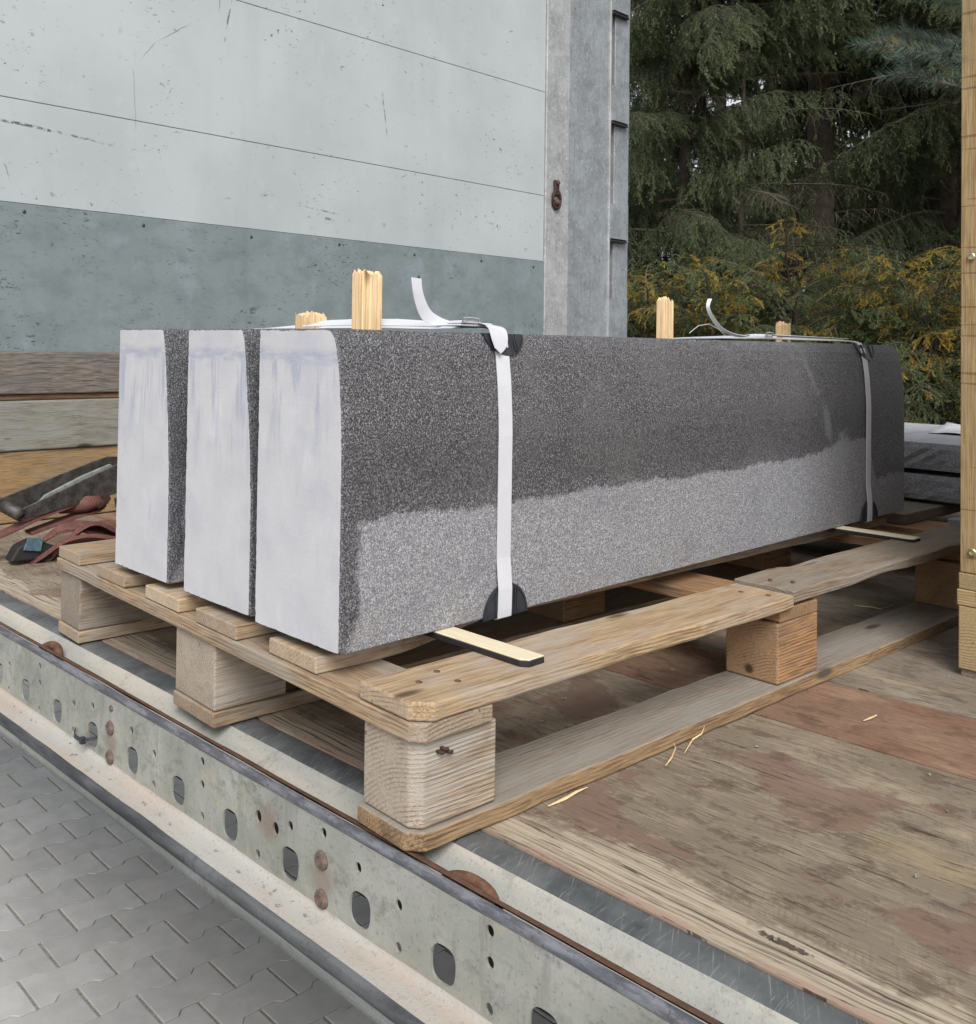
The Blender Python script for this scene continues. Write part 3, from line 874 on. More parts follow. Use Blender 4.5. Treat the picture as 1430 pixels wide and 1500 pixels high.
# dark worn strip + gutter + rim + web + ledge + lip : one rail section, swept along X
def sweep(name, prof, mat, parent, x0=XL, x1=XR, step=.06, wob=.0006, smooth=True, seed=1.0, wf=None):
    n = int((x1 - x0) / step)
    V_, F_ = [], []
    for i in range(n + 1):
        x = x0 + (x1 - x0) * i / n
        for j, (y, z) in enumerate(prof):
            w = wf(x) if wf else 0.0
            V_.append((x, y + mnoise.noise(Vector((x * 9, j * .37, seed))) * wob, z + w + mnoise.noise(Vector((x * 7, j * .41, seed + 5))) * wob))
    m = len(prof)
    for i in range(n):
        for j in range(m - 1):
            a = i * m + j
            F_.append((a, a + m, a + m + 1, a + 1))
    return mesh_obj(name, V_, F_, mat, parent, smooth)
rail = empty('side_rail'); rail.parent = tr
strip = sweep('wear_strip', [(.1065, -.03), (.1062, -.006), (.1045, -.0030), (.100, -.0022), (.080, -.0022), (.068, -.0028), (.062, -.005)], M['strip'], rail, seed=2)
gut = sweep('gutter', [(.062, -.005), (.056, -.0095), (.046, -.019), (.034, -.0275), (.024, -.031), (.0132, -.0285)], M['gutter'], rail, seed=3, wob=.0009)
rustl = sweep('rust_edge', [(.0128, -.0120), (.0122, -.0042), (.0080, -.0028), (.0035, -.0014), (-.0022, .0004)], M['rust'], rail, seed=3, step=.03, wob=.0014)
rimp = [(-.0022 - .0068 + .0068 * math.cos(t), -.0062 + .0068 * math.sin(t)) for t in [R(a) for a in range(75, 256, 20)]]
rimp = [(y + .0008, z + .0004) for y, z in rimp] 
rim = sweep('rim_bar', rimp + [(-.0075, -.0135)], M['rim'], rail, seed=6, step=.03, wob=.0007)
# perforated web: real holes
SM = [(-1.0877, -.0578), (-1.0877, -.1046), (-.9525, -.0266), (-.9508, -.0567), (-.9495, -.1044), (-.8131, -.0557), (-.7438, -.0403), (-.8131, -.101), (-.613, -.0412), (-.5426, -.0548), (-.5416, -.1009), (-.4104, -.0242), (-.4092, -.0561), (-.4076, -.0997), (-.2748, -.0515), (-.2374, -.0534), (-.2069, -.0391), (-.2745, -.1005), (-.1415, -.0231), (-.0782, -.0391), (-.0101, -.0532), (-.0098, -.0996), (.1218, -.0225), (.1223, -.0537), (.1218, -.1002),
      (.252, -.054), (.252, -.100), (.385, -.055), (.385, -.10), (-1.226, -.056), (-1.226, -.10), (-1.36, -.056)]
BG = [-1.41, -1.272, -1.1365, -1.0121, -.8765, -.7416, -.6083, -.4728, -.3391, -.2068, -.0741, .0578, .1905, .325, .46]
RV = [(-.6786, -.0253), (-.6802, -.057), (-.679, -.1035), (-.1438, -.0562), (-.1426, -.102), (.39, -.03), (.52, -.057)]
def web():
    cu = bpy.data.curves.new('web', 'CURVE')
    cu.dimensions = '2D'; cu.fill_mode = 'BOTH'; cu.extrude = .0016
    def poly(pts):
        sp = cu.splines.new('POLY'); sp.points.add(len(pts) - 1)
        for p, (x, y) in zip(sp.points, pts): p.co = (x, y, 0, 1)
        sp.use_cyclic_u = True
    poly([(XL, -.119), (XR, -.119), (XR, -.0075), (XL, -.0075)])
    for x, z in SM:
        r = .0054 if (x, z) not in ((-.2748, -.0515), (-.2374, -.0534)) else .0070
        poly([(x + r * math.cos(t) * .95, z + r * 1.15 * math.sin(t)) for t in [2 * PI * i / 14 for i in range(14)]])
    for x in BG:
        z = -.0862
        pts = []
        for i in range(32):       # rounded square-ish hole
            t = 2 * PI * i / 32
            c, s_ = math.cos(t), math.sin(t)
            e = .72
            pts.append((x + .0178 * math.copysign(abs(c) ** e, c) + .0015 * s_, z + .0202 * math.copysign(abs(s_) ** e, s_)))
        poly(pts)
    tmp = bpy.data.objects.new('web_tmp', cu)
    COL.objects.link(tmp)
    dg = bpy.context.evaluated_depsgraph_get()
    dg.update()
    me = bpy.data.meshes.new_from_object(tmp.evaluated_get(dg))
    bpy.data.objects.remove(tmp)
    for v in me.vertices:
        x, y, z = v.co
        v.co = (x, -.0120 + z, y)
    me.materials.clear(); me.materials.append(M['rail'])
    me.name = 'perforated_web'
    return link(bpy.data.objects.new('perforated_web', me), rail)
web()
led = sweep('ledge', [(-.0135, -.112), (-.0150, -.1165), (-.019, -.1192), (-.034, -.1205), (-.048, -.1210), (-.054, -.1214)], M['ledge'], rail, seed=8, wob=.0012, step=.03)
lip = sweep('lip_edge', [(-.054, -.1214), (-.058, -.1224), (-.0605, -.1255), (-.0612, -.130), (-.0606, -.136), (-.0590, -.1395)], M['lip_dark'], rail, seed=9, wob=.0009, step=.04)
lip2 = sweep('lip_face', [(-.0590, -.1395), (-.0588, -.146), (-.0582, -.1545), (-.0545, -.1575), (-.047, -.1568)], M['lip'], rail, seed=9.5, wob=.0007, step=.06)
under = sweep('ledge_underside', [(-.047, -.1568), (-.047, -.127), (-.0137, -.123), (-.0137, -.119)], M['galv'], rail, seed=10)
sweep('hole_shade_sheet', [(.010, -.034), (.012, -.040), (.012, -.090), (.020, -.094)], M['dark_steel'], rail, seed=12)  # added dark sheet behind the web, stands in for shade inside the holes
# rivets: domed heads on the web
rp = bmesh.new()
lathe_bm([(.0115, 0), (.0115, -.0015), (.0098, -.0040), (.0060, -.0052), (.0052, -.0038), (.0018, -.0036)], 18, 'Y', rp)
rme = bpy.data.meshes.new('rivet'); bmesh.ops.recalc_face_normals(rp, faces=rp.faces[:]); rp.to_mesh(rme); rp.free()
rme.materials.append(M['rivet'])
for i, (x, z) in enumerate(RV):
    o = bpy.data.objects.new('rivet', rme); link(o, rail)
    o.location = (x, -.0137, z)
    if i == 0: o.scale = (.45, .6, .45)
# rust collars round two holes
# tie-down rings lying in the gutter
def tie_ring(x, hh_, rr=.036):
    pts = [(x + rr * math.cos(t), .014 + .016 * math.sin(t) , -.026 + hh_ * math.sin(t)) for t in [PI * i / 14 for i in range(15)]]
    bm = tube_bm(pts, .0085, 10)
    o = bm_obj('lashing_ring', bm, M['rust'], rail, True)
    h = bm_obj('ring_slot', box_bm(x + rr + .004, x + rr + .016, .0035, .016, -.030, -.012, .002), M['rubber'], rail)
    return o
tie_ring(-.985, .019)
tie_ring(.064, .0115)
# chassis below
chs = bmesh.new()
for k in range(9):
    x = XL + .2 + k * .5
    prism_bm([(x, .14), (x + .06, .14), (x + .06, 3.2), (x, 3.2)], -.13, -.03, 0, bm=chs)
for y in (.9, 2.1):
    prism_bm([(XL, y), (XR, y), (XR, y + .14), (XL, y + .14)], -.42, -.131, 0, bm=chs)
bm_obj('chassis_beam', chs, M['dark_steel'], tr)

# headboard wall across the front of the bed (own yaw)
wall = empty('headboard'); wall.parent = tr
wall.rotation_euler = (0, 0, YW - YT)
WX = -2.29
def wbox(name, y0, y1, z0, z1, x0, x1, mat, parent=wall, bev=.0012, **kw):
    o = bm_obj(name, box_bm(x0, x1, y0, y1, z0, z1, bev, 1), mat, parent)
    return tag(o, **kw) if kw else o
Yl, Yr = -.9, 3.134
kp = wbox('kick_panel', Yl, Yr, -.02, 1.0035, WX - .045, WX, M['kick'])
kp['label'] = 'darker scuffed blue grey lower panel'
zs = [1.0055, 1.3385, 1.865, 2.40, 2.95]
for a, c in zip(zs, zs[1:]):
    wbox('wall_panel', Yl, Yr, a, c - .0022, WX - .045, WX - .004, M['panel'])
wbox('backing', Yl, Yr, -.02, 2.95, WX - .08, WX - .0455, M['dark_steel'])
# screws heads along the seam
bs = bmesh.new(); lathe_bm([(.009, 0), (.009, .002), (.005, .0045), (.0015, .0047)], 12, 'X', bs)
bme = bpy.data.meshes.new('bolt'); bmesh.ops.recalc_face_normals(bs, faces=bs.faces[:]); bs.to_mesh(bme); bs.free(); bme.materials.append(M['black_metal'])
for y, z in [(.471, .9784), (.895, .9748), (1.351, .9737), (1.789, .9808), (2.2212, .9708), (2.6625, .9747), (2.25, .875), (3.05, .97)]:
    o = bpy.data.objects.new('bolt', bme); link(o, wall); o.location = (WX, y, z); o.scale = (.7, .7, .7)
# corner post: light flange, wide web, channel, outer flange, brackets
post = empty('corner_post'); post.parent = wall
wbox('post_flange', 3.136, 3.326, -.02, 2.95, WX - .06, WX + .006, M['galv_light'], post, .003)
wbox('post_web', 3.326, 3.690, -.02, 2.95, WX - .07, WX - .012, M['galv'], post, .002)
wbox('post_rib', 3.690, 3.704, -.02, 2.95, WX - .07, WX + .003, M['galv_light'], post, .002)
wbox('post_channel', 3.704, 3.765, -.02, 2.95, WX - .08, WX - .045, M['galv'], post, .002)
wbox('outer_flange', 3.765, 3.905, -.02, 2.95, WX - .09, WX - .018, M['galv'], post, .003)
for z0, z1 in ((1.815, 2.005), (1.170, 1.360), (.56, .845), (2.42, 2.60)):
    bm = bmesh.new()
    z0b, z1b = z0, z1
    # folded bracket: face plate + return
    ol = [(3.700, z0), (3.844, z0), (3.844, z1 - .015), (3.832, z1), (3.700, z1)]
    v0 = [bm.verts.new((WX + .018, y, z)) for y, z in ol]; v1 = [bm.verts.new((WX - .012, y, z)) for y, z in ol]
    bm.faces.new(v0); bm.faces.new(v1[::-1])
    for i in range(5): bm.faces.new((v0[i], v1[i], v1[(i + 1) % 5], v0[(i + 1) % 5]))
    bevel_all(bm, .003, 2)
    bm_obj('bracket', bm, M['galv'], post)
    bm_obj('bracket_return', box_bm(WX - .018, WX + .006, 3.846, 3.872, z0 - .012, z1 + .004, .002), M['galv'], post)
    bm_obj('bracket_shadow_bar', box_bm(WX - .018, WX + .010, 3.704, 3.856, z0 - .016, z0 - .003, .002), M['dark_steel'], post)  # dark bar standing in for the shadow beneath the bracket
# rusty lashing eye on the post
sh = tube_bm([(WX + .016, 3.212 + .030 * math.cos(t), 1.325 + .046 * math.sin(t)) for t in [2 * PI * i / 24 for i in range(25)]], .008, 8)
eye = bm_obj('lashing_eye', sh, M['rust_dark'], post, True)
bm = box_bm(WX + .006, WX + .022, 3.194, 3.230, 1.345, 1.425, .004)
bm_obj('eye_tab', bm, M['rust_dark'], eye)
bm = lathe_bm([(.016, WX + .006), (.016, WX + .024), (.008, WX + .032)], 12, 'X'); bmesh.ops.translate(bm, verts=bm.verts[:], vec=(0, 3.212, 1.312))
bm_obj('eye_bolt', bm, M['rust'], eye)
bm = lathe_bm([(.012, WX + .02), (.012, WX + .030), (.005, WX + .034)], 8, 'X'); bmesh.ops.translate(bm, verts=bm.verts[:], vec=(0, 3.212, 1.410))
bm_obj('eye_bolt', bm, M['rust'], eye)

# ================================================================== timbers in front of the headboard
GRT = 'timber beams stacked along the headboard'
def timber(z0, z1, x0, x1, kind, label, amp=.003):
    o = board('timber_beam', x0, x1, -.5, 2.35, z0, z1, kind, None, 'Y', .005, amp)
    o.rotation_euler = (0, 0, YW)
    tag(o, label, 'timber beam', GRT)
    return o
timber(.002, .222, -2.286, -2.205, 'ochre', 'bottom timber of the left stack, tall ochre brown beam lying on the trailer floor')
timber(.2235, .378, -2.284, -2.198, 'greygreen', 'pale grey green timber with a light top edge, between the ochre and the dark grey timbers')
timber(.3795, .397, -2.284, -2.215, 'brown', 'thin brown board squeezed between the grey green and the dark grey timbers', .001)
timber(.3985, .531, -2.286, -2.203, 'grey', 'topmost dark grey weathered timber with bold grain, under the blue grey wall panel')

# ================================================================== pallet under the kerb stones
pal = empty('wooden_pallet', label='weathered wooden pallet with nine blocks carrying the three granite stones', cat='pallet')
PW, PL2 = 1.05, 1.78
nail_bm = lathe_bm([(.0042, 0), (.0042, .0014), (.002, .0018)], 8, 'Z')
nme = bpy.data.meshes.new('nail_head'); bmesh.ops.recalc_face_normals(nail_bm, faces=nail_bm.faces[:]); nail_bm.to_mesh(nme); nail_bm.free(); nme.materials.append(M['rust'])
def nails(parent, pts, z):
    for x, y in pts:
        o = bpy.data.objects.new('nail_head', nme); link(o, parent); o.location = (x, y, z - .0006)
bx = [(-1.05, -.95, 'grey'), (-.575, -.447, 'pallet'), (-.10, .0, 'pallet')]
by = [(0.0, .132), (.79, .925), (1.55, 1.69)]
for i, (x0, x1, kd) in enumerate(bx):
    bb = board('bottom_board', x0, x1 + (.003 if i == 2 else 0), -.004 if i == 2 else .0, PL2, 0.0005, .0215, 'pallet' if i < 2 else 'dusty', pal, 'Y', .0018, .0028, .018, [(x1 + (.003 if i == 2 else 0), -.004 if i == 2 else .0)] if i == 2 else ())
    for j, (y0, y1) in enumerate(by):
        kind = 'pallet'
        if (i, j) == (2, 0): ax, kind = 'Y', 'weathered'
        elif j == 0: ax, kind = 'Y', 'weathered'
        else: ax, kind = 'Y', 'brown'
        a, c = (x0 + .002, x1 - .004)
        bk = board('block', a, c, y0 + .003, y1, .0225, .1215, kind, pal, ax, .003, .001, .012, [(c, y0 + .003)] if (i, j) == (2, 0) else ())
cbs = [(-.003, .118), (.800, .925), (1.57, 1.70)]
for j, (y0, y1) in enumerate(cbs):
    xe = -.004 if j else .004
    board('cross_board', -1.055, xe, y0, y1, .1225, .1435, 'pallet' if j == 0 else 'brown', pal, 'X', .002, .0016, .014 if j == 0 else 0, [(xe, y0)] if j == 0 else ())
dk = [(-1.058, -.955, 'pallet'), (-.866, -.749, 'pallet'), (-.677, -.560, 'fresh'), (-.503, -.384, 'pallet'), (-.312, -.200, 'pallet')]
for x0, x1, kd in dk:
    d_ = board('deck_board', x0, x1, .002 + random.uniform(-.006, .006), PL2, .1445, .1655, kd, pal, 'Y', .002, .0022)
    if x0 == -.312:      # outer edge shaped inwards so the gap under the stone looks dark
        for v in d_.data.vertices:
            if v.co.x > -.26:
                t_ = min(1, max(0, (v.co.y - .10) / .32)); v.co.x -= .055 * t_ * t_ * (3 - 2 * t_)
# near edge board, broken over the middle block
d1 = board('deck_board', -.103, .004, -.001, .828, .1445, .1660, 'fresh', pal, 'Y', .003, .0035, .022, [(.004, -.001)], label='pale near edge deck board with nails at its corner')
nails(d1, [(-.055, .052), (-.030, .092), (-.070, .095), (-.060, .775), (-.02, .79)], .1662)
def waney(co):
    w = 0
    if co.z < .155 and co.x > -.02:
        t = (co.y - .95) / .35
        w = .0
        if t > 0:
            w = .011 * math.exp(-((co.y - 1.18) / .16) ** 2) + .004 * math.sin(co.y * 9)
    return w + .0035 * math.sin((co.y - .83) / .9 * PI) + (.004 if co.y < 1.0 else .0)
d2 = board('deck_board', -.108, .000, .838, 1.775, .1445, .1660, 'dull', pal, 'Y', .002, .004, zwarp=waney, label='greyish near edge deck board with a waney edge behind the break')
nails(d2, [(-.06, .87), (-.03, .89)], .1735)

for y_, z_ in ((.034, .1060), (.047, .1035), (.040, .1085)):
    bm_obj('bent_nail', tube_bm([(-.006, y_, z_), (.0005, y_ + .001, z_ + .0005), (.0022, y_ + .004, z_ - .001), (.0015, y_ + .007, z_ - .001)], .0022, 6), M['rust_dark'], pal)

# ================================================================== granite kerb stones
GRK = 'granite kerb stones on the pallet'
def stone(label, x_r, y_f, L, w, Hh, mat_end, seed):
    rng = random.Random(seed)
    top = [(0, .25), (-.002, .30), (-.006, .34), (-.0105, .372), (-.0155, .392), (-.0210, .404), (-.0265, Hh - .0012), (-.034, Hh)] if seed == 1 else [(0, .17), (-.004, .23), (-.0095, .285), (-.0155, .334), (-.0205, .372), (-.0250, .397), (-.0300, Hh - .0012), (-.036, Hh)]
    prof = [(0, .0015), (0, .10)] + top + [(-.10, Hh), (-w + .0015, Hh), (-w, Hh - .0015), (-w, .2), (-w, .0015), (-w + .0015, 0), (-.1, 0), (-.0015, 0)]
    pts = []
    n = len(prof)
    for i in range(n):
        a = Vector(prof[i]); b = Vector(prof[(i + 1) % n])
        k = max(1, int((b - a).length / .006))
        for q in range(k):
            pts.append(a.lerp(b, q / k))
    cx, cz = -w / 2, Hh / 2
    def ring(y, inset, jit):
        out = []
        for p in pts:
            c = Vector((cx, cz)); d = (p - c)
            j = inset
            if jit:
                nn = mnoise.noise(Vector((p.x * 150, p.y * 150, seed + y * 9))) 
                j += jit * .8 * max(0, nn) + jit * 1.2 * max(0, mnoise.noise(Vector((p.x * 40, p.y * 40, seed + 3 + y))) - .25)
            # inset towards the middle along the larger offsets
            q = Vector((p.x - math.copysign(min(j, abs(d.x)), d.x) * min(1, abs(d.x) / (w / 2)) ** 3,
                        p.y - math.copysign(min(j, abs(d.y)), d.y) * min(1, abs(d.y) / (Hh / 2)) ** 6))
            out.append((q.x, y, q.y))
        return out
    ys = [(0.0, .0022, .0028), (.0028, .0003, .0008)] + [(t, 0, .0003) for t in np.linspace(.012, L - .012, 90)] + [(L - .0028, .0003, .001), (L, .0022, .002)]
    V_, F_, FM = [], [], []
    m = len(pts)
    for y, ins, jt in ys: V_ += ring(y, ins, jt)
    for i in range(len(ys) - 1):
        for j in range(m):
            a = i * m + j; b = i * m + (j + 1) % m
            F_.append((a, b, b + m, a + m)); FM.append(0)
    F_.append(tuple(range(m))[::-1]); FM.append(1)
    F_.append(tuple(range((len(ys) - 1) * m, len(ys) * m))); FM.append(1)
    o = mesh_obj('kerb_stone', V_, F_, mats=[M['granite'], mat_end], fm=FM)
    bm = bmesh.new(); bm.from_mesh(o.data); bmesh.ops.recalc_face_normals(bm, faces=bm.faces[:]); bm.to_mesh(o.data); bm.free()
    rz = Matrix.Rotation(YS, 3, 'Z') @ Vector((x_r, y_f, 0))
    o.location = (rz.x, rz.y, .1765)
    o.rotation_euler = (0, 0, YS)
    return tag(o, label, 'kerb stone', GRK)
stone('leftmost granite kerb stone with white sawn end, next to the ratchet strap', -.6145, .034, 1.82, .184, .4135, M['sawn2'], 3)
stone('middle granite kerb stone with white sawn end, between the two others', -.3750, .030, 1.82, .184, .4125, M['sawn1'], 2)
stone('nearest granite kerb stone, its long dark and light grey side in full view', -.1610, .020, 1.830, .188, .412, M['sawn0'], 1)

def SF(x, y, z):     # stone frame to world
    v = Matrix.Rotation(YS, 3, 'Z') @ Vector((x, y, z)); return v

# battens under the stones
GRB = 'black edged battens under the stones'
def batten(y0, y1, x0, x1, label, rot=0.0):
    t = empty('batten', (0, 0, 0), YS + rot, label=label, cat='batten', group=GRB)
    c = bm_obj('rubber_layer', prism_bm([(x0, y0), (x1 - .010, y0), (x1, y0 + .008), (x1, y1), (x0, y1)], .1663, .1740, .001, 1), M['rubber'], t)
    bm_obj('pale_top', prism_bm([(x0, y0 + .0006), (x1 - .010, y0 + .0006), (x1 - .0006, y0 + .0085), (x1 - .0006, y1 - .0006), (x0, y1 - .0006)], .1741, .1762, .0006, 1), wood('batten', 'X'), t)
batten(.191, .229, -.90, -.003, 'cream topped black batten sticking out from under the near stone, beside the front strap')
batten(1.457, 1.496, -.90, -.001, 'cream topped black batten sticking out at the far end of the near stone')

# ================================================================== strapping bands, seals, tails
GRS = 'white strapping bands around the three stones'
TOP = .1765 + .4135
def band(yc, hw, label, first):
    t = empty('strapping_band', (0, 0, 0), YS, label=label, cat='strap', group=GRS)
    a = (0, hw, 0)
    xs = -.153
    pth = [((-.40, yc, .1715), a), ((-.20, yc, .1715), a), ((-.160, yc, .1718), a), ((-.1550, yc - .001, .1745), a), ((-.1545, yc - .001, .186), a), ((-.1548, yc, .215), a), ((-.1588, yc + .000, .26), a), ((-.1588, yc + .001, .438), a), ((-.1602, yc + .002, .462), a),
           ((-.1640, yc + .003, .512), a), ((-.1700, yc + .005, .552), a), ((-.1765, yc + .008, .576), a), ((-.1860, yc + .012, .5915), (0, hw, 0)), ((-.200, yc + .010, .5955), (0, hw, 0.0))]
    tw = .55 if first else .25
    pth += [((-.23, yc + .004, .5975), (0, hw, .001)), ((-.30, yc - .002, .600), (0, hw * .95, hw * tw * .7)), ((-.40, yc - .008, .6035), (0, hw * .9, hw * tw)), ((-.52, yc - .012, .6040), (0, hw * .9, hw * tw)), ((-.66, yc - .006, .6005), (0, hw * .95, hw * tw * .5)),
            ((-.780, yc, .5965), (0, hw, 0)), ((-.815, yc, .5945), (0, hw, 0)), ((-.8255, yc, .585), (0, hw, 0)), ((-.8265, yc, .50), (0, hw, 0)), ((-.8265, yc, .20), (0, hw, 0)), ((-.820, yc, .1765), (0, hw, 0)), ((-.70, yc, .1745), (0, hw, 0)), ((-.40, yc, .1745), a)]
    bm_obj('band', ribbon_bm(pth, .0012), M['strap'], t)
    return t
b1 = band(.3275, .0148, 'near white strapping band with wide twisted fold at the top edge and curled upright tail', True)
# folded over-piece at the top corner
ov = smooth_path([((-.250, .318, .6035), (0, .015, .001)), ((-.215, .326, .6030), (.003, .017, -.002)), ((-.190, .333, .5995), (.005, .018, -.003)), ((-.1770, .330, .588), (.002, .019, -.007)), ((-.1690, .322, .573), (0, .0150, -.007)), ((-.1640, .3150, .562), (0, .0060, -.004))], 5)
bm_obj('folded_flap', ribbon_bm(ov, .0012), M['strap'], b1)
tail = smooth_path([((-.235, .290, .6010), (0, .010, .002)), ((-.245, .270, .6045), (.002, .009, .005)), ((-.25, .2520, .614), (.002, .0080, .006)), ((-.25, .2390, .632), (.001, .0090, .004)), ((-.25, .2325, .650), (0, .0098, .001)), ((-.252, .2315, .668), (0, .0102, -.0006))], 6)
bm_obj('band_tail', ribbon_bm(tail, .0009), M['strap'], b1)
lay = smooth_path([((-.25, .290, .5995), (0, .014, .003)), ((-.33, .284, .6025), (0, .014, .004)), ((-.43, .282, .605), (0, .014, .005)), ((-.54, .275, .6035), (0, .012, .005)), ((-.56, .272, .600), (0, .016, 0))], 5)
bm_obj('loose_band', ribbon_bm(lay, .0012), M['strap'], b1)
b2 = band(1.6235, .0125, 'far white strapping band with a thin curled tail, near the back end of the stones', False)
t2 = smooth_path([((-.20, 1.60, .600), (.0035, .002, .001)), ((-.245, 1.27, .603), (.0035, .002, .002)), ((-.25, 1.19, .5995), (.0035, .003, .002)), ((-.25, 1.118, .6105), (.0035, .003, .001)), ((-.25, 1.075, .634), (.0035, .003, 0)), ((-.25, 1.056, .656), (.0035, .001, 0)), ((-.25, 1.063, .6735), (.0035, .002, 0))], 6)
bm_obj('band_tail', ribbon_bm(t2, .0012), M['strap'], b2)
bm_obj('filament', tube_bm([(-.25, .985, .602), (-.25, 1.02, .6175), (-.25, 1.06, .622), (-.25, 1.10, .612), (-.25, 1.125, .600)], .0007, 5), M['strap'], b2)
def buckle(parent, x, y, z, s=1.0):
    bm = bmesh.new()
    box_bm(x - .02, x + .02, y - .030 * s, y + .030 * s, z, z + .0035, 0, bm=bm)
    box_bm(x - .016, x + .022, y - .022 * s, y + .012 * s, z + .0040, z + .0085, 0, bm=bm)
    v = prism_bm([(x - .020, y + .010 * s), (x + .020, y + .006 * s), (x + .018, y + .046 * s), (x - .010, y + .052 * s)], z + .001, z + .0055, 0, bm=bm)
    bevel_all(bm, .0012, 2)
    for q in bm.verts: q.co += Vector((0, 0, 1)) * mnoise.noise(q.co * 90) * .0018
    o = bm_obj('seal', bm, M['strap'], parent)
    w = tube_bm([(x + .023, y - .026 * s, z + .005), (x + .026, y - .028 * s, z + .011), (x + .024, y - .010 * s, z + .0125), (x + .024, y + .008 * s, z + .011), (x + .022, y + .012 * s, z + .005)], .0017, 6)
    bm_obj('seal_wire', w, M['galv_light'], o)
    return o
buckle(b1, -.225, .305, .598)
buckle(b2, -.225, 1.228, .5955, .85)

# corner protectors: half discs folded over the stone edges
GRC = 'black plastic corner protectors under the bands'
def protector(yc, bottom, label, rad=.048):
    t = empty('corner_protector', (0, 0, 0), YS, label=label, cat='corner protector', group=GRC)
    bm = bmesh.new()
    # side flap: half disc in a local (y, v) plane, v away from the stone edge
    if bottom:
        base, up, out = Vector((-.1606, yc, .1745)), Vector((0, 0, 1)), Vector((1, 0, 0))
        fold = Vector((-1, 0, 0)); off = Vector((0, 0, -1))
    else:
        base = Vector((-.1830, yc, .5860)); up = Vector((.36, 0, -1)).normalized(); out = Vector((1, 0, .36)).normalized()
        fold = Vector((-1, 0, .02)); off = Vector((0, 0, 1))
    Yd = Vector((0, 1, 0))
    arc = [(rad * math.cos(a), rad * (1.0 if bottom else .78) * math.sin(a)) for a in [PI * i / 18 for i in range(19)]]
    def plate(pts, o0, th, bm):
        lo = [bm.verts.new(p + o0 * .0006) for p in pts]; hi = [bm.verts.new(p + o0 * th) for p in pts]
        bm.faces.new(lo); bm.faces.new(hi[::-1])
        for i in range(len(pts)):
            bm.faces.new((lo[i], lo[(i + 1) % len(pts)], hi[(i + 1) % len(pts)], hi[i]))
    plate([base + Yd * a + up * b_ for a, b_ in arc], out, .0026, bm)
    plate([base + Yd * a + fold * b_ for a, b_ in [(-rad, 0), (rad, 0), (rad * .8, .035), (-rad * .8, .035)]], off, .0018, bm)
    # raised rim and two guide ribs beside the band
    for i in range(18):
        a0, a1 = arc[i], arc[i + 1]
        if abs(a0[0]) < .017 or abs(a1[0]) < .017: continue
        q = [base + Yd * a0[0] + up * a0[1], base + Yd * a1[0] + up * a1[1], base + Yd * a1[0] * .93 + up * a1[1] * .93, base + Yd * a0[0] * .93 + up * a0[1] * .93]
        plate([p + out * .0024 for p in q], out, .0016, bm)
    for s in (-1, 1):
        for d0, d1 in ((.0175, .0200), (.0225, .0240)):
            h = math.sqrt(max(0, rad * rad - .024 ** 2)) * (1 if bottom else .78) * .96
            q = [base + Yd * s * d0, base + Yd * s * d1, base + Yd * s * d1 + up * h, base + Yd * s * d0 + up * h]
            plate([p + out * .0024 for p in q], out, .0024, bm)
    bm_obj('flap', bm, M['plastic_black'], t)
protector(.333, True, 'black half round corner protector at the bottom edge under the near band')
protector(.345, False, 'black half round corner protector at the top edge under the near band', .043)
protector(1.628, True, 'black corner protector at the bottom edge under the far band')
protector(1.650, False, 'black corner protector at the top edge under the far band')

# splintered laths between the stones
GRL = 'splintered spacer laths wedged between the stones'
def lath(x0, x1, y0, y1, z1, label, seed):
    rng = random.Random(seed)
    nx, ny = 5, 11
    bm = bmesh.new()
    ztop = {}
    g = {}
    zb = .30
    for i in range(nx + 1):
        for j in range(ny + 1):
            x = x0 + (x1 - x0) * i / nx; y = y0 + (y1 - y0) * j / ny
            zt = z1 + rng.uniform(-.0075, .003) - .006 * abs(j / ny - .35) + .002 * math.sin(j * 2.1)
            g[i, j] = (bm.verts.new((x, y, zb)), bm.verts.new((x + rng.uniform(-.0006, .0006), y, zt)))
    for i in range(nx):
        for j in range(ny):
            bm.faces.new([g[a][1] for a in ((i, j), (i + 1, j), (i + 1, j + 1), (i, j + 1))])
            bm.faces.new([g[a][0] for a in ((i, j), (i, j + 1), (i + 1, j + 1), (i + 1, j))])
    for j in range(ny):
        for i in (0, nx): bm.faces.new((g[i, j][0], g[i, j + 1][0], g[i, j + 1][1], g[i, j][1]))
    for i in range(nx):
        for j in (0, ny): bm.faces.new((g[i, j][0], g[i + 1, j][0], g[i + 1, j][1], g[i, j][1]))
    # lengthwise grooves
    gr = [rng.choice((0, 0, 0, .0009, .0016)) for _ in range(ny + 1)]
    for v in bm.verts:
        j = round((v.co.y - y0) / (y1 - y0) * ny)
        if abs(v.co.x - x1) < .001: v.co.x -= gr[j]
    o = bm_obj('spacer_lath', bm, wood('lath', 'Z'))
    o.rotation_euler = (0, 0, YS)
    tag(o, label, 'wooden lath', GRL)
lath(-.377, -.361, .213, .262, .6850, 'tall splintered lath standing between the stones, behind the near end', 1)
lath(-.600, -.575, .270, .322, .6235, 'short broken lath stub left of the tall one', 2)
lath(-.377, -.361, 1.068, 1.108, .6790, 'tall thin lath at the middle of the stones, in front of the hedge', 3)
lath(-.377, -.361, 1.607, 1.655, .6420, 'short split lath stub near the far band', 4)

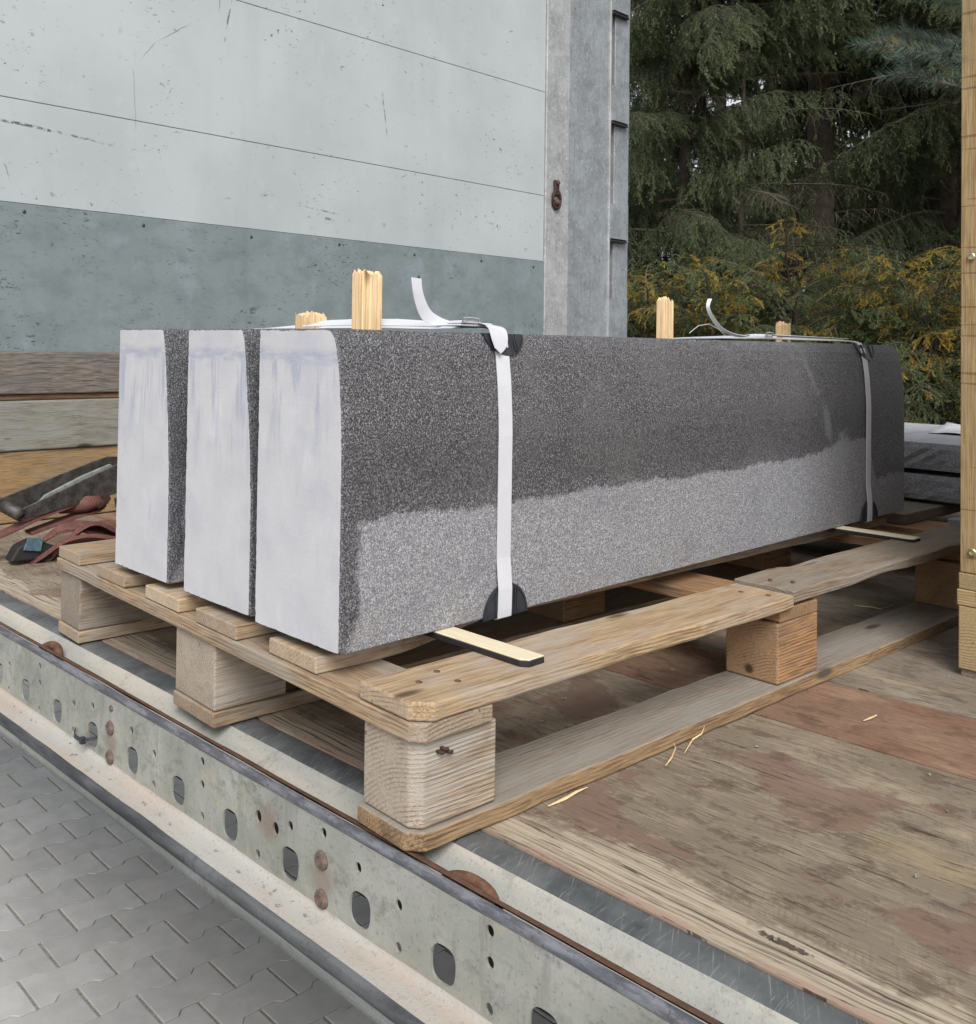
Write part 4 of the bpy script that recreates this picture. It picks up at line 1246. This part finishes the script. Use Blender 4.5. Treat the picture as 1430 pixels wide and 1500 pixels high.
# ================================================================== ratchet strap on the floor at the left
rs = empty('ratchet_strap', (-1.70, .1, 0), 0, label='rusty black ratchet tensioner with faded red webbing lying by the timbers', cat='ratchet strap')
def yz_prism(pts, x0, x1, bev=.0015, bm=None):
    bm = bm or bmesh.new()
    lo = [bm.verts.new((x0, y, z)) for y, z in pts]; hi = [bm.verts.new((x1, y, z)) for y, z in pts]
    bm.faces.new(lo); bm.faces.new(hi[::-1])
    n = len(pts)
    for i in range(n): bm.faces.new((lo[i], lo[(i + 1) % n], hi[(i + 1) % n], hi[i]))
    bmesh.ops.recalc_face_normals(bm, faces=bm.faces[:])
    bevel_all(bm, bev, 1)
    return bm
# local frame: y measured from 0 = world .1
near = [(.040, .108), (.052, .104), (.300, .150), (.37, .165), (.40, .20), (.375, .225), (.31, .232), (.26, .214), (.046, .131)]
bm_obj('handle_plate', yz_prism(near, 0.0, .004), M['black_metal'], rs)
far = [(.010, .128), (.06, .118), (.30, .160), (.40, .20), (.36, .243), (.305, .248), (.26, .236), (.012, .156)]
bm_obj('handle_plate', yz_prism(far, -.055, -.051), M['black_metal'], rs)
bm_obj('grip', tube_bm([(-.075, .020, .140), (.006, .050, .118)], .017, 14), M['black_metal'], rs, True)
g2 = bm_obj('grip_hole', tube_bm([(.0055, .0495, .1185), (.0085, .0505, .1175)], .009, 14), M['rubber'], rs, True)
bm_obj('pawl', yz_prism([(.10, .139), (.115, .132), (.235, .190), (.31, .222), (.30, .230), (.225, .205), (.12, .160)], -.030, -.018), M['lip'], rs)
bm_obj('spindle', tube_bm([(-.075, .262, .128), (.018, .262, .128)], .013, 12), M['rust_dark'], rs, True)
bm_obj('bolt_head', tube_bm([(.004, .272, .142), (.016, .272, .142)], .016, 6), M['rust_dark'], rs)
bm_obj('bolt_head', tube_bm([(.004, .345, .19), (.012, .345, .19)], .012, 6), M['rust_dark'], rs)
bm_obj('frame_plate', yz_prism([(.30, .140), (.305, .115), (.42, .06), (.46, .09), (.42, .18), (.34, .165)], .005, .010), M['black_metal'], rs)
wb = smooth_path([((-.025, -.35, .010), (.027, 0, 0)), ((-.025, -.12, .045), (.027, 0, 0)), ((-.025, .0, .066), (.027, 0, 0)), ((-.025, .10, .103), (.027, 0, 0)), ((-.025, .19, .130), (.027, 0, 0)), ((-.025, .24, .148), (.027, 0, 0)), ((-.025, .275, .142), (.027, 0, 0)), ((-.025, .268, .112), (.027, 0, 0)), ((-.025, .20, .096), (.027, 0, 0)), ((-.025, .08, .065), (.027, 0, 0))], 6)
bm_obj('webbing', ribbon_bm(wb, .006), M['webbing'], rs, False)
# fat roll of webbing round the spindle
rl = [(-.001 - .024 + .0 * i, .0, 0) for i in range(2)]
ctr = [((-.025), .225 + .030 * math.cos(t), .118 + .020 * math.sin(t)) for t in [2 * PI * i / 20 for i in range(21)]]
bm_obj('webbing_roll', tube_bm([(-.055, .172, .116), (-.03, .198, .124), (.0, .228, .132), (.004, .262, .134)], [.015, .021, .022, .016], 12), M['webbing'], rs, True)
coil = smooth_path([((.03, .060, .018), (.010, .012, .022)), ((.035, .10, .052), (.022, .012, .016)), ((.03, .17, .078), (.03, .008, -.004)), ((.025, .25, .062), (.03, .004, -.016)), ((.02, .33, .030), (.028, .004, -.014)), ((.015, .42, .012), (.028, 0, -.004)), ((.0, .52, .006), (.028, 0, 0))], 6)
bm_obj('webbing', ribbon_bm(coil, .008), M['webbing'], rs)
coil3 = smooth_path([((.045, .11, .006), (.012, .014, .02)), ((.05, .16, .05), (.02, .01, .022)), ((.045, .22, .080), (.026, .004, .010)), ((.035, .29, .068), (.028, .0, -.010)), ((.03, .37, .036), (.028, .0, -.016)), ((.02, .46, .008), (.028, 0, -.004))], 6)
bm_obj('webbing', ribbon_bm(coil3, .011), M['webbing'], rs)
coil2 = smooth_path([((.05, .075, .008), (.010, .012, .010)), ((.062, .13, .040), (.022, .008, .016)), ((.06, .21, .050), (.03, .0, .012)), ((.05, .31, .030), (.03, .0, .006)), ((.04, .42, .010), (.03, 0, 0))], 6)
bm_obj('webbing', ribbon_bm(coil2, .010), M['webbing'], rs)
bm_obj('hook_sheath', yz_prism([(.01, .010), (.13, .006), (.14, .030), (.07, .060), (.03, .045)], .0, .05, .004), M['rubber'], rs)
bm_obj('blue_tag', yz_prism([(.040, .038), (.085, .030), (.090, .062), (.052, .070)], .052, .056, .001), M['blue'], rs)
# cable tie in a rail hole
ct = empty('cable_tie', (0, 0, 0), YT, label='black cable tie threaded through a rail hole at the left', cat='cable tie')
bm_obj('tie_strip', ribbon_bm(smooth_path([((-.800, -.016, -.094), (0, .0, .003)), ((-.785, -.024, -.0985), (0, .001, .003)), ((-.76, -.026, -.0965), (0, .001, .003)), ((-.742, -.020, -.093), (0, .001, .003)), ((-.734, -.004, -.090), (0, .001, .003))], 4), .0016), M['plastic_black'], ct)
bm_obj('tie_head', box_bm(-.758, -.749, -.030, -.021, -.102, -.091, .001), M['plastic_black'], ct)

# ================================================================== crate on its own pallet at the right
cr = empty('wooden_crate', (.129, 1.165, 0), 0, label='tall yellowish wooden crate at the right edge, only its corner plank and base in view', cat='crate')
CW, CD = .95, 1.0
def cboard(name, x0, x1, y0, y1, z0, z1, axis, kind='crate'):
    return board(name, x0, x1, y0, y1, z0, z1, kind, cr, axis, .002, .0014)
for x0, x1 in ((.003, .10), (.42, .53), (.85, .95)):
    cboard('runner', x0, x1, .006, CD, .0005, .0135, 'Y', 'dull')
    for y0 in (.0, .43, .86):
        cboard('block', x0 - .002, x1 + .001, y0, y0 + .14, .0145, .1245, 'Y')
for y0 in (.0, .43, .86):
    cboard('base_board', -.002, CW, y0 - .001, y0 + .10, .1255, .1530, 'X')
for k in range(6):
    cboard('deck_board', .001 + k * .17, .001 + k * .17 + (.10 if k < 5 else .1), .001, CD, .1540, .1825, 'Y')
for x0 in (.003, .855):
    for y0 in (.000, .978):
        cboard('corner_plank', x0, x0 + .095, y0, y0 + .022, .1835, 1.75, 'Z')
for k in range(10):
    z = .19 + k * .155
    cboard('side_board', .006, CW - .002, .023, .041, z, z + .146, 'X')
    cboard('side_board', .006, CW - .002, .958, .976, z, z + .146, 'X')
    cboard('side_board', .006, .024, .042, .957, z, z + .146, 'Y')
    cboard('side_board', CW - .02, CW - .002, .042, .957, z, z + .146, 'Y')
sb = bmesh.new(); lathe_bm([(.0068, 0), (.0068, -.002), (.0048, -.0035), (.0046, -.0015), (.001, -.0015)], 16, 'Y', sb)
sme = bpy.data.meshes.new('screw'); bmesh.ops.recalc_face_normals(sb, faces=sb.faces[:]); sb.to_mesh(sme); sb.free(); sme.materials.append(M['zinc'])
for x, z in ((.0215, .7406), (.024, .222), (.06, .74), (.06, .22)):
    o = bpy.data.objects.new('screw', sme); link(o, cr); o.location = (x, -.0018, z)

# ================================================================== slabs and timber pieces beyond the stones
GRSL = 'rough edged granite slabs behind the kerb stones'
def slab(z0, z1, label, y0, x1, y1, seed):
    ol = []
    x0 = -1.0
    n = 60
    for i in range(n + 1):
        t = i / n; ol.append((x0 + (x1 - x0) * t, y0 + mnoise.noise(Vector((t * 30, seed, 0))) * .004))
    ol += [(x1, y1), (x0, y1)]
    bm = bmesh.new()
    rows = []
    for k in range(6):
        z = z0 + (z1 - z0) * k / 5
        ins = .003 if k in (0, 5) else 0
        rows.append([bm.verts.new((x, y + (ins + mnoise.noise(Vector((x * 40, z * 80, seed))) * .005 if i <= n else 0), z)) for i, (x, y) in enumerate(ol)])
    m = len(ol)
    for a, b_ in zip(rows, rows[1:]):
        for i in range(m):
            f = bm.faces.new((a[i], a[(i + 1) % m], b_[(i + 1) % m], b_[i]))
    ft = bm.faces.new(rows[-1]); bm.faces.new(rows[0][::-1])
    ft.material_index = 1
    o = bm_obj('granite_slab', bm, [M['granite_slab'], M['sawn0']])
    o['label'] = label; o['category'] = 'stone slab'; o['group'] = GRSL
    return o
slab(.159, .2275, 'lower rough edged granite slab behind the far end of the kerb stones', 2.20, .42, 3.0, 1.0)
slab(.243, .3180, 'upper granite slab with white sawn top, under the white film', 2.20, .42, 3.0, 4.0)
# spacers between slabs
sp = bmesh.new()
for x in (-.8, -.2, .3):
    prism_bm([(x, 2.26), (x + .04, 2.26), (x + .04, 2.95), (x, 2.95)], .228, .2425, 0, bm=sp)
spo = bm_obj('spacer_strip', sp, M['rubber']); tag(spo, 'dark spacer strips between the two granite slabs', 'spacer')
# white film on top
fv, ff = [], []
nx, ny = 16, 14
for i in range(nx + 1):
    for j in range(ny + 1):
        u, v = i / nx, j / ny
        x = -.46 + .42 * u - .10 * v; y = 2.55 + .42 * v
        z = .3200 + .010 * abs(mnoise.noise(Vector((x * 9, y * 9, 1)))) + .018 * math.exp(-((v - 1) / .2) ** 2) * (.5 + .5 * math.sin(x * 17))
        fv.append((x, y, z))
for i in range(nx):
    for j in range(ny):
        a = i * (ny + 1) + j
        ff.append((a, a + ny + 1, a + ny + 2, a + 1))
film = mesh_obj('plastic_film', fv, ff, M['paper'], smooth=True)
mod = film.modifiers.new('thickness', 'SOLIDIFY'); mod.thickness = .0012; mod.offset = 1
tag(film, 'crumpled white film lying on the upper granite slab', 'film')
# slab pallet
sp2 = empty('wooden_pallet', (0, 0, 0), 0, label='dark wooden pallet under the granite slabs, behind the far end of the stones', cat='pallet')
board('deck_board', -.62, -.284, 1.955, 3.0, .1195, .1475, 'dull', sp2, 'Y')
board('deck_board', -.1, .05, 2.03, 3.0, .1195, .1475, 'dull', sp2, 'Y')
board('cross_board', -.9, .10, 1.93, 2.10, .092, .1185, 'brown', sp2, 'X')
board('cross_board', -.9, .10, 2.75, 2.92, .092, .1185, 'brown', sp2, 'X')
for x0 in (-.85, -.42, -.01):
    for y0 in (1.95, 2.77):
        board('block', x0, x0 + .11, y0, y0 + .13, .0225, .091, 'dull', sp2, 'Y')
    board('bottom_board', x0 - .005, x0 + .115, 1.94, 3.0, .001, .0218, 'dull', sp2, 'Y')
wd1 = board('wooden_bearer', -.60, .25, 2.25, 2.33, .1480, .1582, 'dull', None, 'X'); tag(wd1, 'thin dark bearer between slab pallet and lower slab, front one', 'bearer')
wd2 = board('wooden_bearer', -.60, .25, 2.80, 2.88, .1480, .1582, 'dull', None, 'X'); tag(wd2, 'thin dark bearer between slab pallet and lower slab, rear one hidden by the front', 'bearer')
dks = bm_obj('stone_offcut', box_bm(-.192, -.112, 1.985, 2.028, .1192, .1480, .002), M['granite_slab'])
tag(dks, 'dark grey stone offcut on the pallet beside the crate', 'offcut')

# loose splinters on the floor
GRP = 'pale wood splinters scattered on the trailer floor'
def splinter(pts, w, label):
    o = bm_obj('wood_splinter', tube_bm(pts, [w * .4, w, w * .8, w * .2][:len(pts)], 5), wood('lath', 'X'))
    tag(o, label, 'splinter', GRP)
def pat(u, v, z=.002):   # a floor point seen at a photo position, worked out once from the camera
    d = Rm @ Vector(((u - 551.73) / 1424.31, -(v - 474.59) / 1424.31, -1))
    t = (z - cam.location.z) / d.z
    return cam.location + d * t
splinter([pat(803, 1181), pat(828, 1170), pat(845, 1160), pat(861, 1153)], .0022, 'pale splinter lying along the near pallet runner')
splinter([pat(975, 1122, .003), pat(984, 1110, .012), pat(990, 1095, .010), pat(986, 1088, .012)], .0011, 'thin curled straw hanging off the pallet runner')
splinter([pat(1003, 1103, .002), pat(1015, 1083, .006), pat(1028, 1075, .010), pat(1033, 1062, .012)], .0012, 'thin straw right of the curled one at the runner')
splinter([pat(1252, 887, .003), pat(1275, 889, .004), pat(1290, 892, .003), pat(1310, 886, .003)], .0014, 'pale straw under the pallet near the far block')
splinter([pat(1265, 1056, .002), pat(1275, 1052, .003), pat(1284, 1048, .002)], .0018, 'tiny pale chip on the reddish floor strip')
def speckles():
    rng = random.Random(12)
    bm = bmesh.new()
    for k in range(75):
        x, y = rng.uniform(-.2, 1.2), rng.uniform(.12, 1.2)
        if k > 35: x, y = rng.uniform(-1.9, -.1), rng.uniform(-.045, -.02)
        z = .0008 if k <= 35 else -.120
        a = rng.uniform(0, PI); s = rng.uniform(.001, .0034)
        pts = [(x + s * math.cos(a) * 1.6, y + s * math.sin(a) * 1.6), (x - s * math.sin(a) * .6, y + s * math.cos(a) * .6), (x - s * math.cos(a), y - s * math.sin(a)), (x + s * math.sin(a) * .5, y - s * math.cos(a) * .5)]
        prism_bm(pts, z, z + s * .7, 0, bm=bm)
    o = bm_obj('wood_crumbs', bm, M['sand'])
    o.rotation_euler = (0, 0, YT)
    tag(o, 'tiny pale wood crumbs and grit scattered on the trailer floor and ledge', 'crumbs', kind='stuff')
speckles()

# ================================================================== trees behind the trailer
DEAD = False
class Needles:
    def __init__(s, rng):
        s.rng = rng; s.v = []; s.m = []; s.n = 0
    def needles(s, path, per, ln, wd, mat, spread=.85, fwd=.6, flat=0.0, fade=True):
        """needles set round a polyline; per = needles per metre"""
        if DEAD: return
        rng = s.rng
        path = np.asarray(path, float)
        seg = np.diff(path, axis=0); sl = np.linalg.norm(seg, axis=1); cum = np.r_[0, np.cumsum(sl)]
        tot = cum[-1]; k = max(3, int(per * tot))
        t = rng.random(k) * tot
        idx = np.clip(np.searchsorted(cum, t) - 1, 0, len(seg) - 1)
        f = ((t - cum[idx]) / sl[idx])[:, None]
        p = path[idx] + seg[idx] * f
        ax = seg[idx] / sl[idx][:, None]
        rv = rng.normal(size=(k, 3)); rv[:, 2] *= (1 - flat); rv[:, 2] += .25
        rv -= ax * (rv * ax).sum(1)[:, None]; rv /= np.linalg.norm(rv, axis=1)[:, None] + 1e-9
        d = rv * spread + ax * fwd; d /= np.linalg.norm(d, axis=1)[:, None]
        L = ln * rng.uniform(.75, 1.15, k)[:, None]
        sd = np.cross(d, rng.normal(size=(k, 3))); sd /= np.linalg.norm(sd, axis=1)[:, None] + 1e-9
        a = p - sd * wd * .5; b = p + sd * wd * .5; c = p + d * L
        tri = np.stack([a, b, c], 1).reshape(-1, 3)
        s.v.append(tri); s.m.append(np.full(k, mat)); s.n += k
    def stem(s, path, r0, r1, mat):
        path = np.asarray(path, float); n = len(path)
        rr = np.linspace(r0, r1, n)
        for i in range(n - 1):
            d = path[i + 1] - path[i]; d = d / (np.linalg.norm(d) + 1e-9)
            u = np.cross(d, [.3, .2, 1]); u /= np.linalg.norm(u) + 1e-9; w = np.cross(d, u)
            A = [path[i] + (u * math.cos(q) + w * math.sin(q)) * rr[i] for q in (0, 2.1, 4.2)]
            B = [path[i + 1] + (u * math.cos(q) + w * math.sin(q)) * rr[i + 1] for q in (0, 2.1, 4.2)]
            for q in range(3):
                e = (q + 1) % 3
                s.v.append(np.array([A[q], A[e], B[e]])); s.v.append(np.array([A[q], B[e], B[q]]))
                s.m.append(np.array([mat, mat]))
    def build(s, name, mats):
        V_ = np.concatenate(s.v).astype(np.float32); mi = np.concatenate(s.m).astype(np.int32)
        nt_ = len(mi)
        me = bpy.data.meshes.new(name)
        me.vertices.add(len(V_)); me.vertices.foreach_set('co', V_.ravel())
        me.loops.add(nt_ * 3); me.loops.foreach_set('vertex_index', np.arange(nt_ * 3, dtype=np.int32))
        me.polygons.add(nt_); me.polygons.foreach_set('loop_start', np.arange(0, nt_ * 3, 3, dtype=np.int32))
        me.polygons.foreach_set('loop_total', np.full(nt_, 3, dtype=np.int32))
        me.polygons.foreach_set('material_index', mi)
        for m in mats: me.materials.append(m)
        me.update(calc_edges=True)
        return me

def curve_path(p, d, L, droop, n, rng, wig=.06, up=0.0):
    pts = [np.array(p, float)]
    d = np.array(d, float); d /= np.linalg.norm(d)
    for i in range(n):
        d = d + np.array([0, 0, -droop / n]) + rng.normal(size=3) * wig / 1.0
        if up: d[2] += up * (i / n) / n
        d /= np.linalg.norm(d)
        pts.append(pts[-1] + d * L / n)
    return np.array(pts)

def spruce_branch(seed, L=1.7, hang=.42, dens=1.0, needle=.015, yellow=0.0, arch=0.0, bare=0.0, side=.32, nw=.0036, shoots=True, dead=False):
    global DEAD
    DEAD = dead
    rng = np.random.default_rng(seed)
    N = Needles(rng)
    main = curve_path((0, 0, 0), (1, 0, .18 + arch), L, .45 + arch * 1.4, 12, rng, .06, .25)
    N.stem(main, .014, .003, 1)
    N.needles(main[int(len(main) * .35):], 420 * dens, needle, nw, 0)
    k = int(L / .058 * dens)
    for i in range(k):
        t = .10 + .90 * (i + rng.random()) / k
        a = t * (len(main) - 1); j = min(int(a), len(main) - 2)
        p = main[j] + (main[j + 1] - main[j]) * (a - j)
        ax = main[j + 1] - main[j]; ax = ax / np.linalg.norm(ax)
        sgn = 1 if i % 2 else -1
        lat = np.array([-ax[1], ax[0], 0]) * sgn
        sl = side * (1.15 - .75 * t) * rng.uniform(.6, 1.2) * (L / 1.7) + .08
        sub = curve_path(p, lat * rng.uniform(.6, 1.1) + ax * .75, sl, .9, 6, rng, .08)
        N.stem(sub, .004, .0015, 1)
        isy = rng.random() < yellow
        N.needles(sub, 520 * dens, needle * .95, nw, 2 if isy else 0, flat=.3)
        # hanging curtain twigs
        for q in range(max(2, int(sl / .062))):
            b = (q + rng.random()) / max(2, int(sl / .062)) * (len(sub) - 1); jj = min(int(b), len(sub) - 2)
            pp = sub[jj] + (sub[jj + 1] - sub[jj]) * (b - jj)
            hl = hang * rng.uniform(.25, 1.0) * (.5 + .5 * (1 - t) + .2)
            if rng.random() < bare:
                N.stem(curve_path(pp, (rng.normal() * .5, rng.normal() * .5, -.6), hl, .8, 5, rng, .12), .0018, .0008, 1)
                continue
            dd = lat * .35 + ax * .25 + np.array([0, 0, -.9 if hang > .25 else -.25]) + rng.normal(size=3) * .22
            tw = curve_path(pp, dd, hl, 1.0, 5, rng, .14)
            N.stem(tw, .0016, .0009, 1)
            ym = 2 if (isy and rng.random() < .85) else 0
            N.needles(tw, 430 * dens, needle * .9, nw, ym)
            N.needles(tw[-2:], 500 * dens, needle, nw, ym or 3)
            if shoots:
                for e in range(max(2, int(hl / .042))):
                    g_ = (e + rng.random()) / max(2, int(hl / .042)) * (len(tw) - 1); ge_ = min(int(g_), len(tw) - 2)
                    q0 = tw[ge_] + (tw[ge_ + 1] - tw[ge_]) * (g_ - ge_)
                    ta = tw[ge_ + 1] - tw[ge_]; ta = ta / np.linalg.norm(ta)
                    rv_ = rng.normal(size=3); rv_ -= ta * rv_.dot(ta); rv_ /= np.linalg.norm(rv_)
                    sl2 = rng.uniform(.03, .075)
                    sh_ = np.array([q0, q0 + (ta * .75 + rv_ * .6) * sl2 * .5, q0 + (ta * .9 + rv_ * .6) * sl2])
                    N.needles(sh_, 620 * dens, needle * .95, nw, ym, .75, .75)
                    N.needles(sh_[1:], 420 * dens, needle, nw * 1.1, ym or (3 if rng.random() < .6 else 0), .6, .9)
    return N.build('branch', [M['spruce'] if not yellow and not bare else M['hedge'], M['twig'], M['yellow'], M['tip']])

BR = [spruce_branch(10 + i, 1.75, .44, 1.0, .018, nw=.0042) for i in range(4)]
BRF = [spruce_branch(40 + i, 1.9, .42, .6, .032, nw=.010, shoots=False) for i in range(2)]

BRD = [spruce_branch(60 + i, 1.5, .30, .8, bare=1.0, shoots=False, dead=True) for i in range(2)]
DEAD = False

def trunk_mesh(parent, h, r, seed):
    rng = random.Random(seed)
    bm = bmesh.new()
    n = 16; rows = []
    K = 40
    for k in range(K + 1):
        z = h * k / K
        rr = r * (1 - .85 * k / K) * (1 + .35 * math.exp(-z / .25))
        cx = .02 * math.sin(z * 1.3 + seed); cy = .02 * math.cos(z * 1.1 + seed)
        rows.append([bm.verts.new((cx + rr * (1 + .08 * mnoise.noise(Vector((math.cos(2 * PI * i / n) * 3, math.sin(2 * PI * i / n) * 3, z * 5 + seed)))) * math.cos(2 * PI * i / n), cy + rr * math.sin(2 * PI * i / n), z)) for i in range(n)])
    for a, b_ in zip(rows, rows[1:]):
        for i in range(n): bm.faces.new((a[i], a[(i + 1) % n], b_[(i + 1) % n], b_[i]))
    bm.faces.new(rows[-1])
    return bm_obj('trunk', bm, M['bark'], parent, True)

def spruce(x, y, h, r, label, seed, z_first=2.6, n=60, meshes=None, scale=1.0, zmax=None, dead=True, group='spruce trees behind the trailer', cat='spruce tree'):
    rng = random.Random(seed)
    t = empty('spruce_tree', (x, y, H), rng.uniform(0, 6), label=label, cat=cat, group=group)
    trunk_mesh(t, h, r, seed)
    meshes = meshes or BR
    zmax = zmax or h * .97
    for k in range(n):
        f = (k + rng.random() * .8) / n
        z = z_first + (zmax - z_first) * f
        s = scale * (1.08 - .85 * (z / h)) * rng.uniform(.8, 1.15)
        o = bpy.data.objects.new('branch', meshes[rng.randrange(len(meshes))])
        link(o, t)
        o.location = (0, 0, z)
        o.rotation_euler = (rng.uniform(-.5, .5), rng.uniform(-.25, .35), k * 2.399 + rng.uniform(-.3, .3))
        o.scale = (s, s, s * rng.uniform(.9, 1.15))
    if meshes is BR:
        for k in range(6 if r > .1 else 14):
            o = bpy.data.objects.new('dead_branch', BRD[k % 2]); link(o, t)
            o.location = (0, 0, rng.uniform(1.2, z_first + .4))
            o.rotation_euler = (rng.uniform(-.6, .6), rng.uniform(-.2, .35), rng.uniform(0, 6.28))
            o.scale = [rng.uniform(.35, .7)] * 3
    return t

def along(u, dist):
    """ground position at a bearing (photo column) and distance from the camera"""
    d = Rm @ Vector(((u - 551.73) / 1424.31, 0, -1)); d.z = 0; d.normalize()
    # distance is measured along the view axis
    return cam.location.x + d.x * dist, cam.location.y + d.y * dist
TREES = [
    (1203, 8.0, 9.0, .130, 'big spruce whose thick bare trunk shows above the hedge', 1, 3.75, 110, .95),
    (1000, 7.2, 8.5, .055, 'spruce with long hanging fringes just right of the steel post', 2, 2.35, 110, .80),
    (1390, 8.6, 8.5, .09, 'dark spruce at the right behind the pine bough', 3, 2.5, 100, 1.0),
    (1085, 6.9, 9.0, .02, 'slender spruce whose drooping twigs hang in front of the thick trunk', 4, 3.75, 110, .85),
    (1455, 7.3, 9.0, .03, 'spruce with loose drooping boughs just behind the crate plank', 5, 3.3, 100, .85),
]
for u, d, h, r, lb, sd_, zf, n, s in TREES:
    x, y = along(u, d)
    spruce(x, y, h, r, lb, sd_, zf, n, scale=s)
FAR = [(880, 11.5), (960, 13), (1050, 11.2), (1130, 13), (1215, 12.2), (1300, 11.4), (1380, 12.5), (1460, 11.6), (1000, 17.5), (1170, 18), (1340, 17.6), (900, 18.5), (1090, 21), (1260, 21.5), (1430, 20), (820, 15), (1540, 15)]
for i, (u, d) in enumerate(FAR):
    x, y = along(u, d)
    spruce(x, y, 11, .085, 'dark spruce in the dense wood far behind the hedge', 50 + i, .5 + .4 * (i % 3), 52, BRF, 1.25, group='dark spruces of the wood behind')

# hedge of low conifers with yellowing tips
HB = [spruce_branch(70 + i, .95, .17, 1.15, .015, .5 if i < 3 else .12, .75, .12, .30, .0032) for i in range(5)]
HD = [spruce_branch(90 + i, .95, .15, 1.15, .014, .0, .55, .2, .30, .0032) for i in range(2)]
hl = ['low conifer bush with orange yellow tips beside the steel post', 'low conifer bush with the brightest yellow sprays, left of the curled band tail', 'green rounded conifer bush in the middle of the hedge', 'bushy conifer with arching yellow sprays behind the far band', 'low conifer bush at the right, partly behind the crate plank', 'conifer bush hidden mostly by the crate', 'conifer bush hidden mostly by the steel post']
for i, (u, d, hh, sc_) in enumerate([(945, 6.5, 1.92, .95), (1050, 6.1, 1.84, .95), (1165, 6.2, 2.0, .95), (1265, 6.6, 1.88, 1.0), (1370, 6.3, 1.86, .95), (1480, 6.6, 1.9, 1.0), (850, 6.8, 1.9, 1.0)]):
    x, y = along(u, d)
    rng = random.Random(200 + i)
    t = empty('conifer_bush', (x, y, H), 0, label=hl[i], cat='conifer bush', group='low conifers of the hedge')
    bm_obj('stem', tube_bm([(0, 0, 0), (.01, 0, hh * .5), (0, .01, hh)], [.035, .025, .008], 8), M['bark'], t)
    nb = 110
    for k in range(nb):
        f = (k + rng.random()) / nb
        z = .05 + (hh - .05) * f ** .8
        ms = HB if (f > .45 and i != 2) or rng.random() < .25 else HD
        o = bpy.data.objects.new('branch', ms[rng.randrange(len(ms))]); link(o, t)
        s = sc_ * rng.uniform(.65, 1.05) * (1.05 - .35 * f)
        o.location = (rng.uniform(-.05, .05), rng.uniform(-.05, .05), z)
        o.rotation_euler = (rng.uniform(-.3, .3), rng.uniform(-.45, .25) + (-.4 if f > .85 else 0), k * 2.399 + rng.uniform(-.4, .4))
        o.scale = (s, s, s)

# pine bough reaching in at the upper right
def pine():
    rng = np.random.default_rng(5)
    x0, y0 = along(1480, 5.6)
    t = empty('pine_tree', (x0, y0, H), 0, label='blue green long needled pine reaching in at the upper right corner', cat='pine tree')
    tr_ = bm_obj('trunk', tube_bm([(0, 0, 0), (.02, 0, 1.6), (0, .03, 3.2), (0, 0, 4.6)], [.06, .05, .035, .01], 10), M['bark'], t, True)
    N = Needles(rng)
    side = np.array([-.632, -.775, 0])      # towards the left of the picture
    for k in range(17):
        z = 2.9 + 1.5 * k / 17 + rng.uniform(-.1, .1)
        az = rng.uniform(-.9, .9)
        d = np.array([side[0] * math.cos(az) - side[1] * math.sin(az), side[0] * math.sin(az) + side[1] * math.cos(az), .10])
        L = rng.uniform(.45, .75)
        m = curve_path((0, 0, z), d, L, -.12, 8, rng, .04)
        N.stem(m, .010, .004, 1)
        N.needles(m[3:], 620, .068, .0030, 0, .8, .7)
        for q in range(5):
            j = rng.integers(3, 8)
            sd2 = d + np.array([-d[1], d[0], 0]) * rng.choice([-1, 1]) * .7 + np.array([0, 0, rng.uniform(-.1, .25)])
            sb_ = curve_path(m[j], sd2, rng.uniform(.12, .28), -.1, 4, rng, .05)
            N.stem(sb_, .005, .003, 1)
            N.needles(sb_, 800, .068, .0030, 0 if rng.random() < .9 else 2, .8, .7)
    me = N.build('bough', [M['pine'], M['twig'], M['yellow']])
    link(bpy.data.objects.new('bough', me), t)
pine()
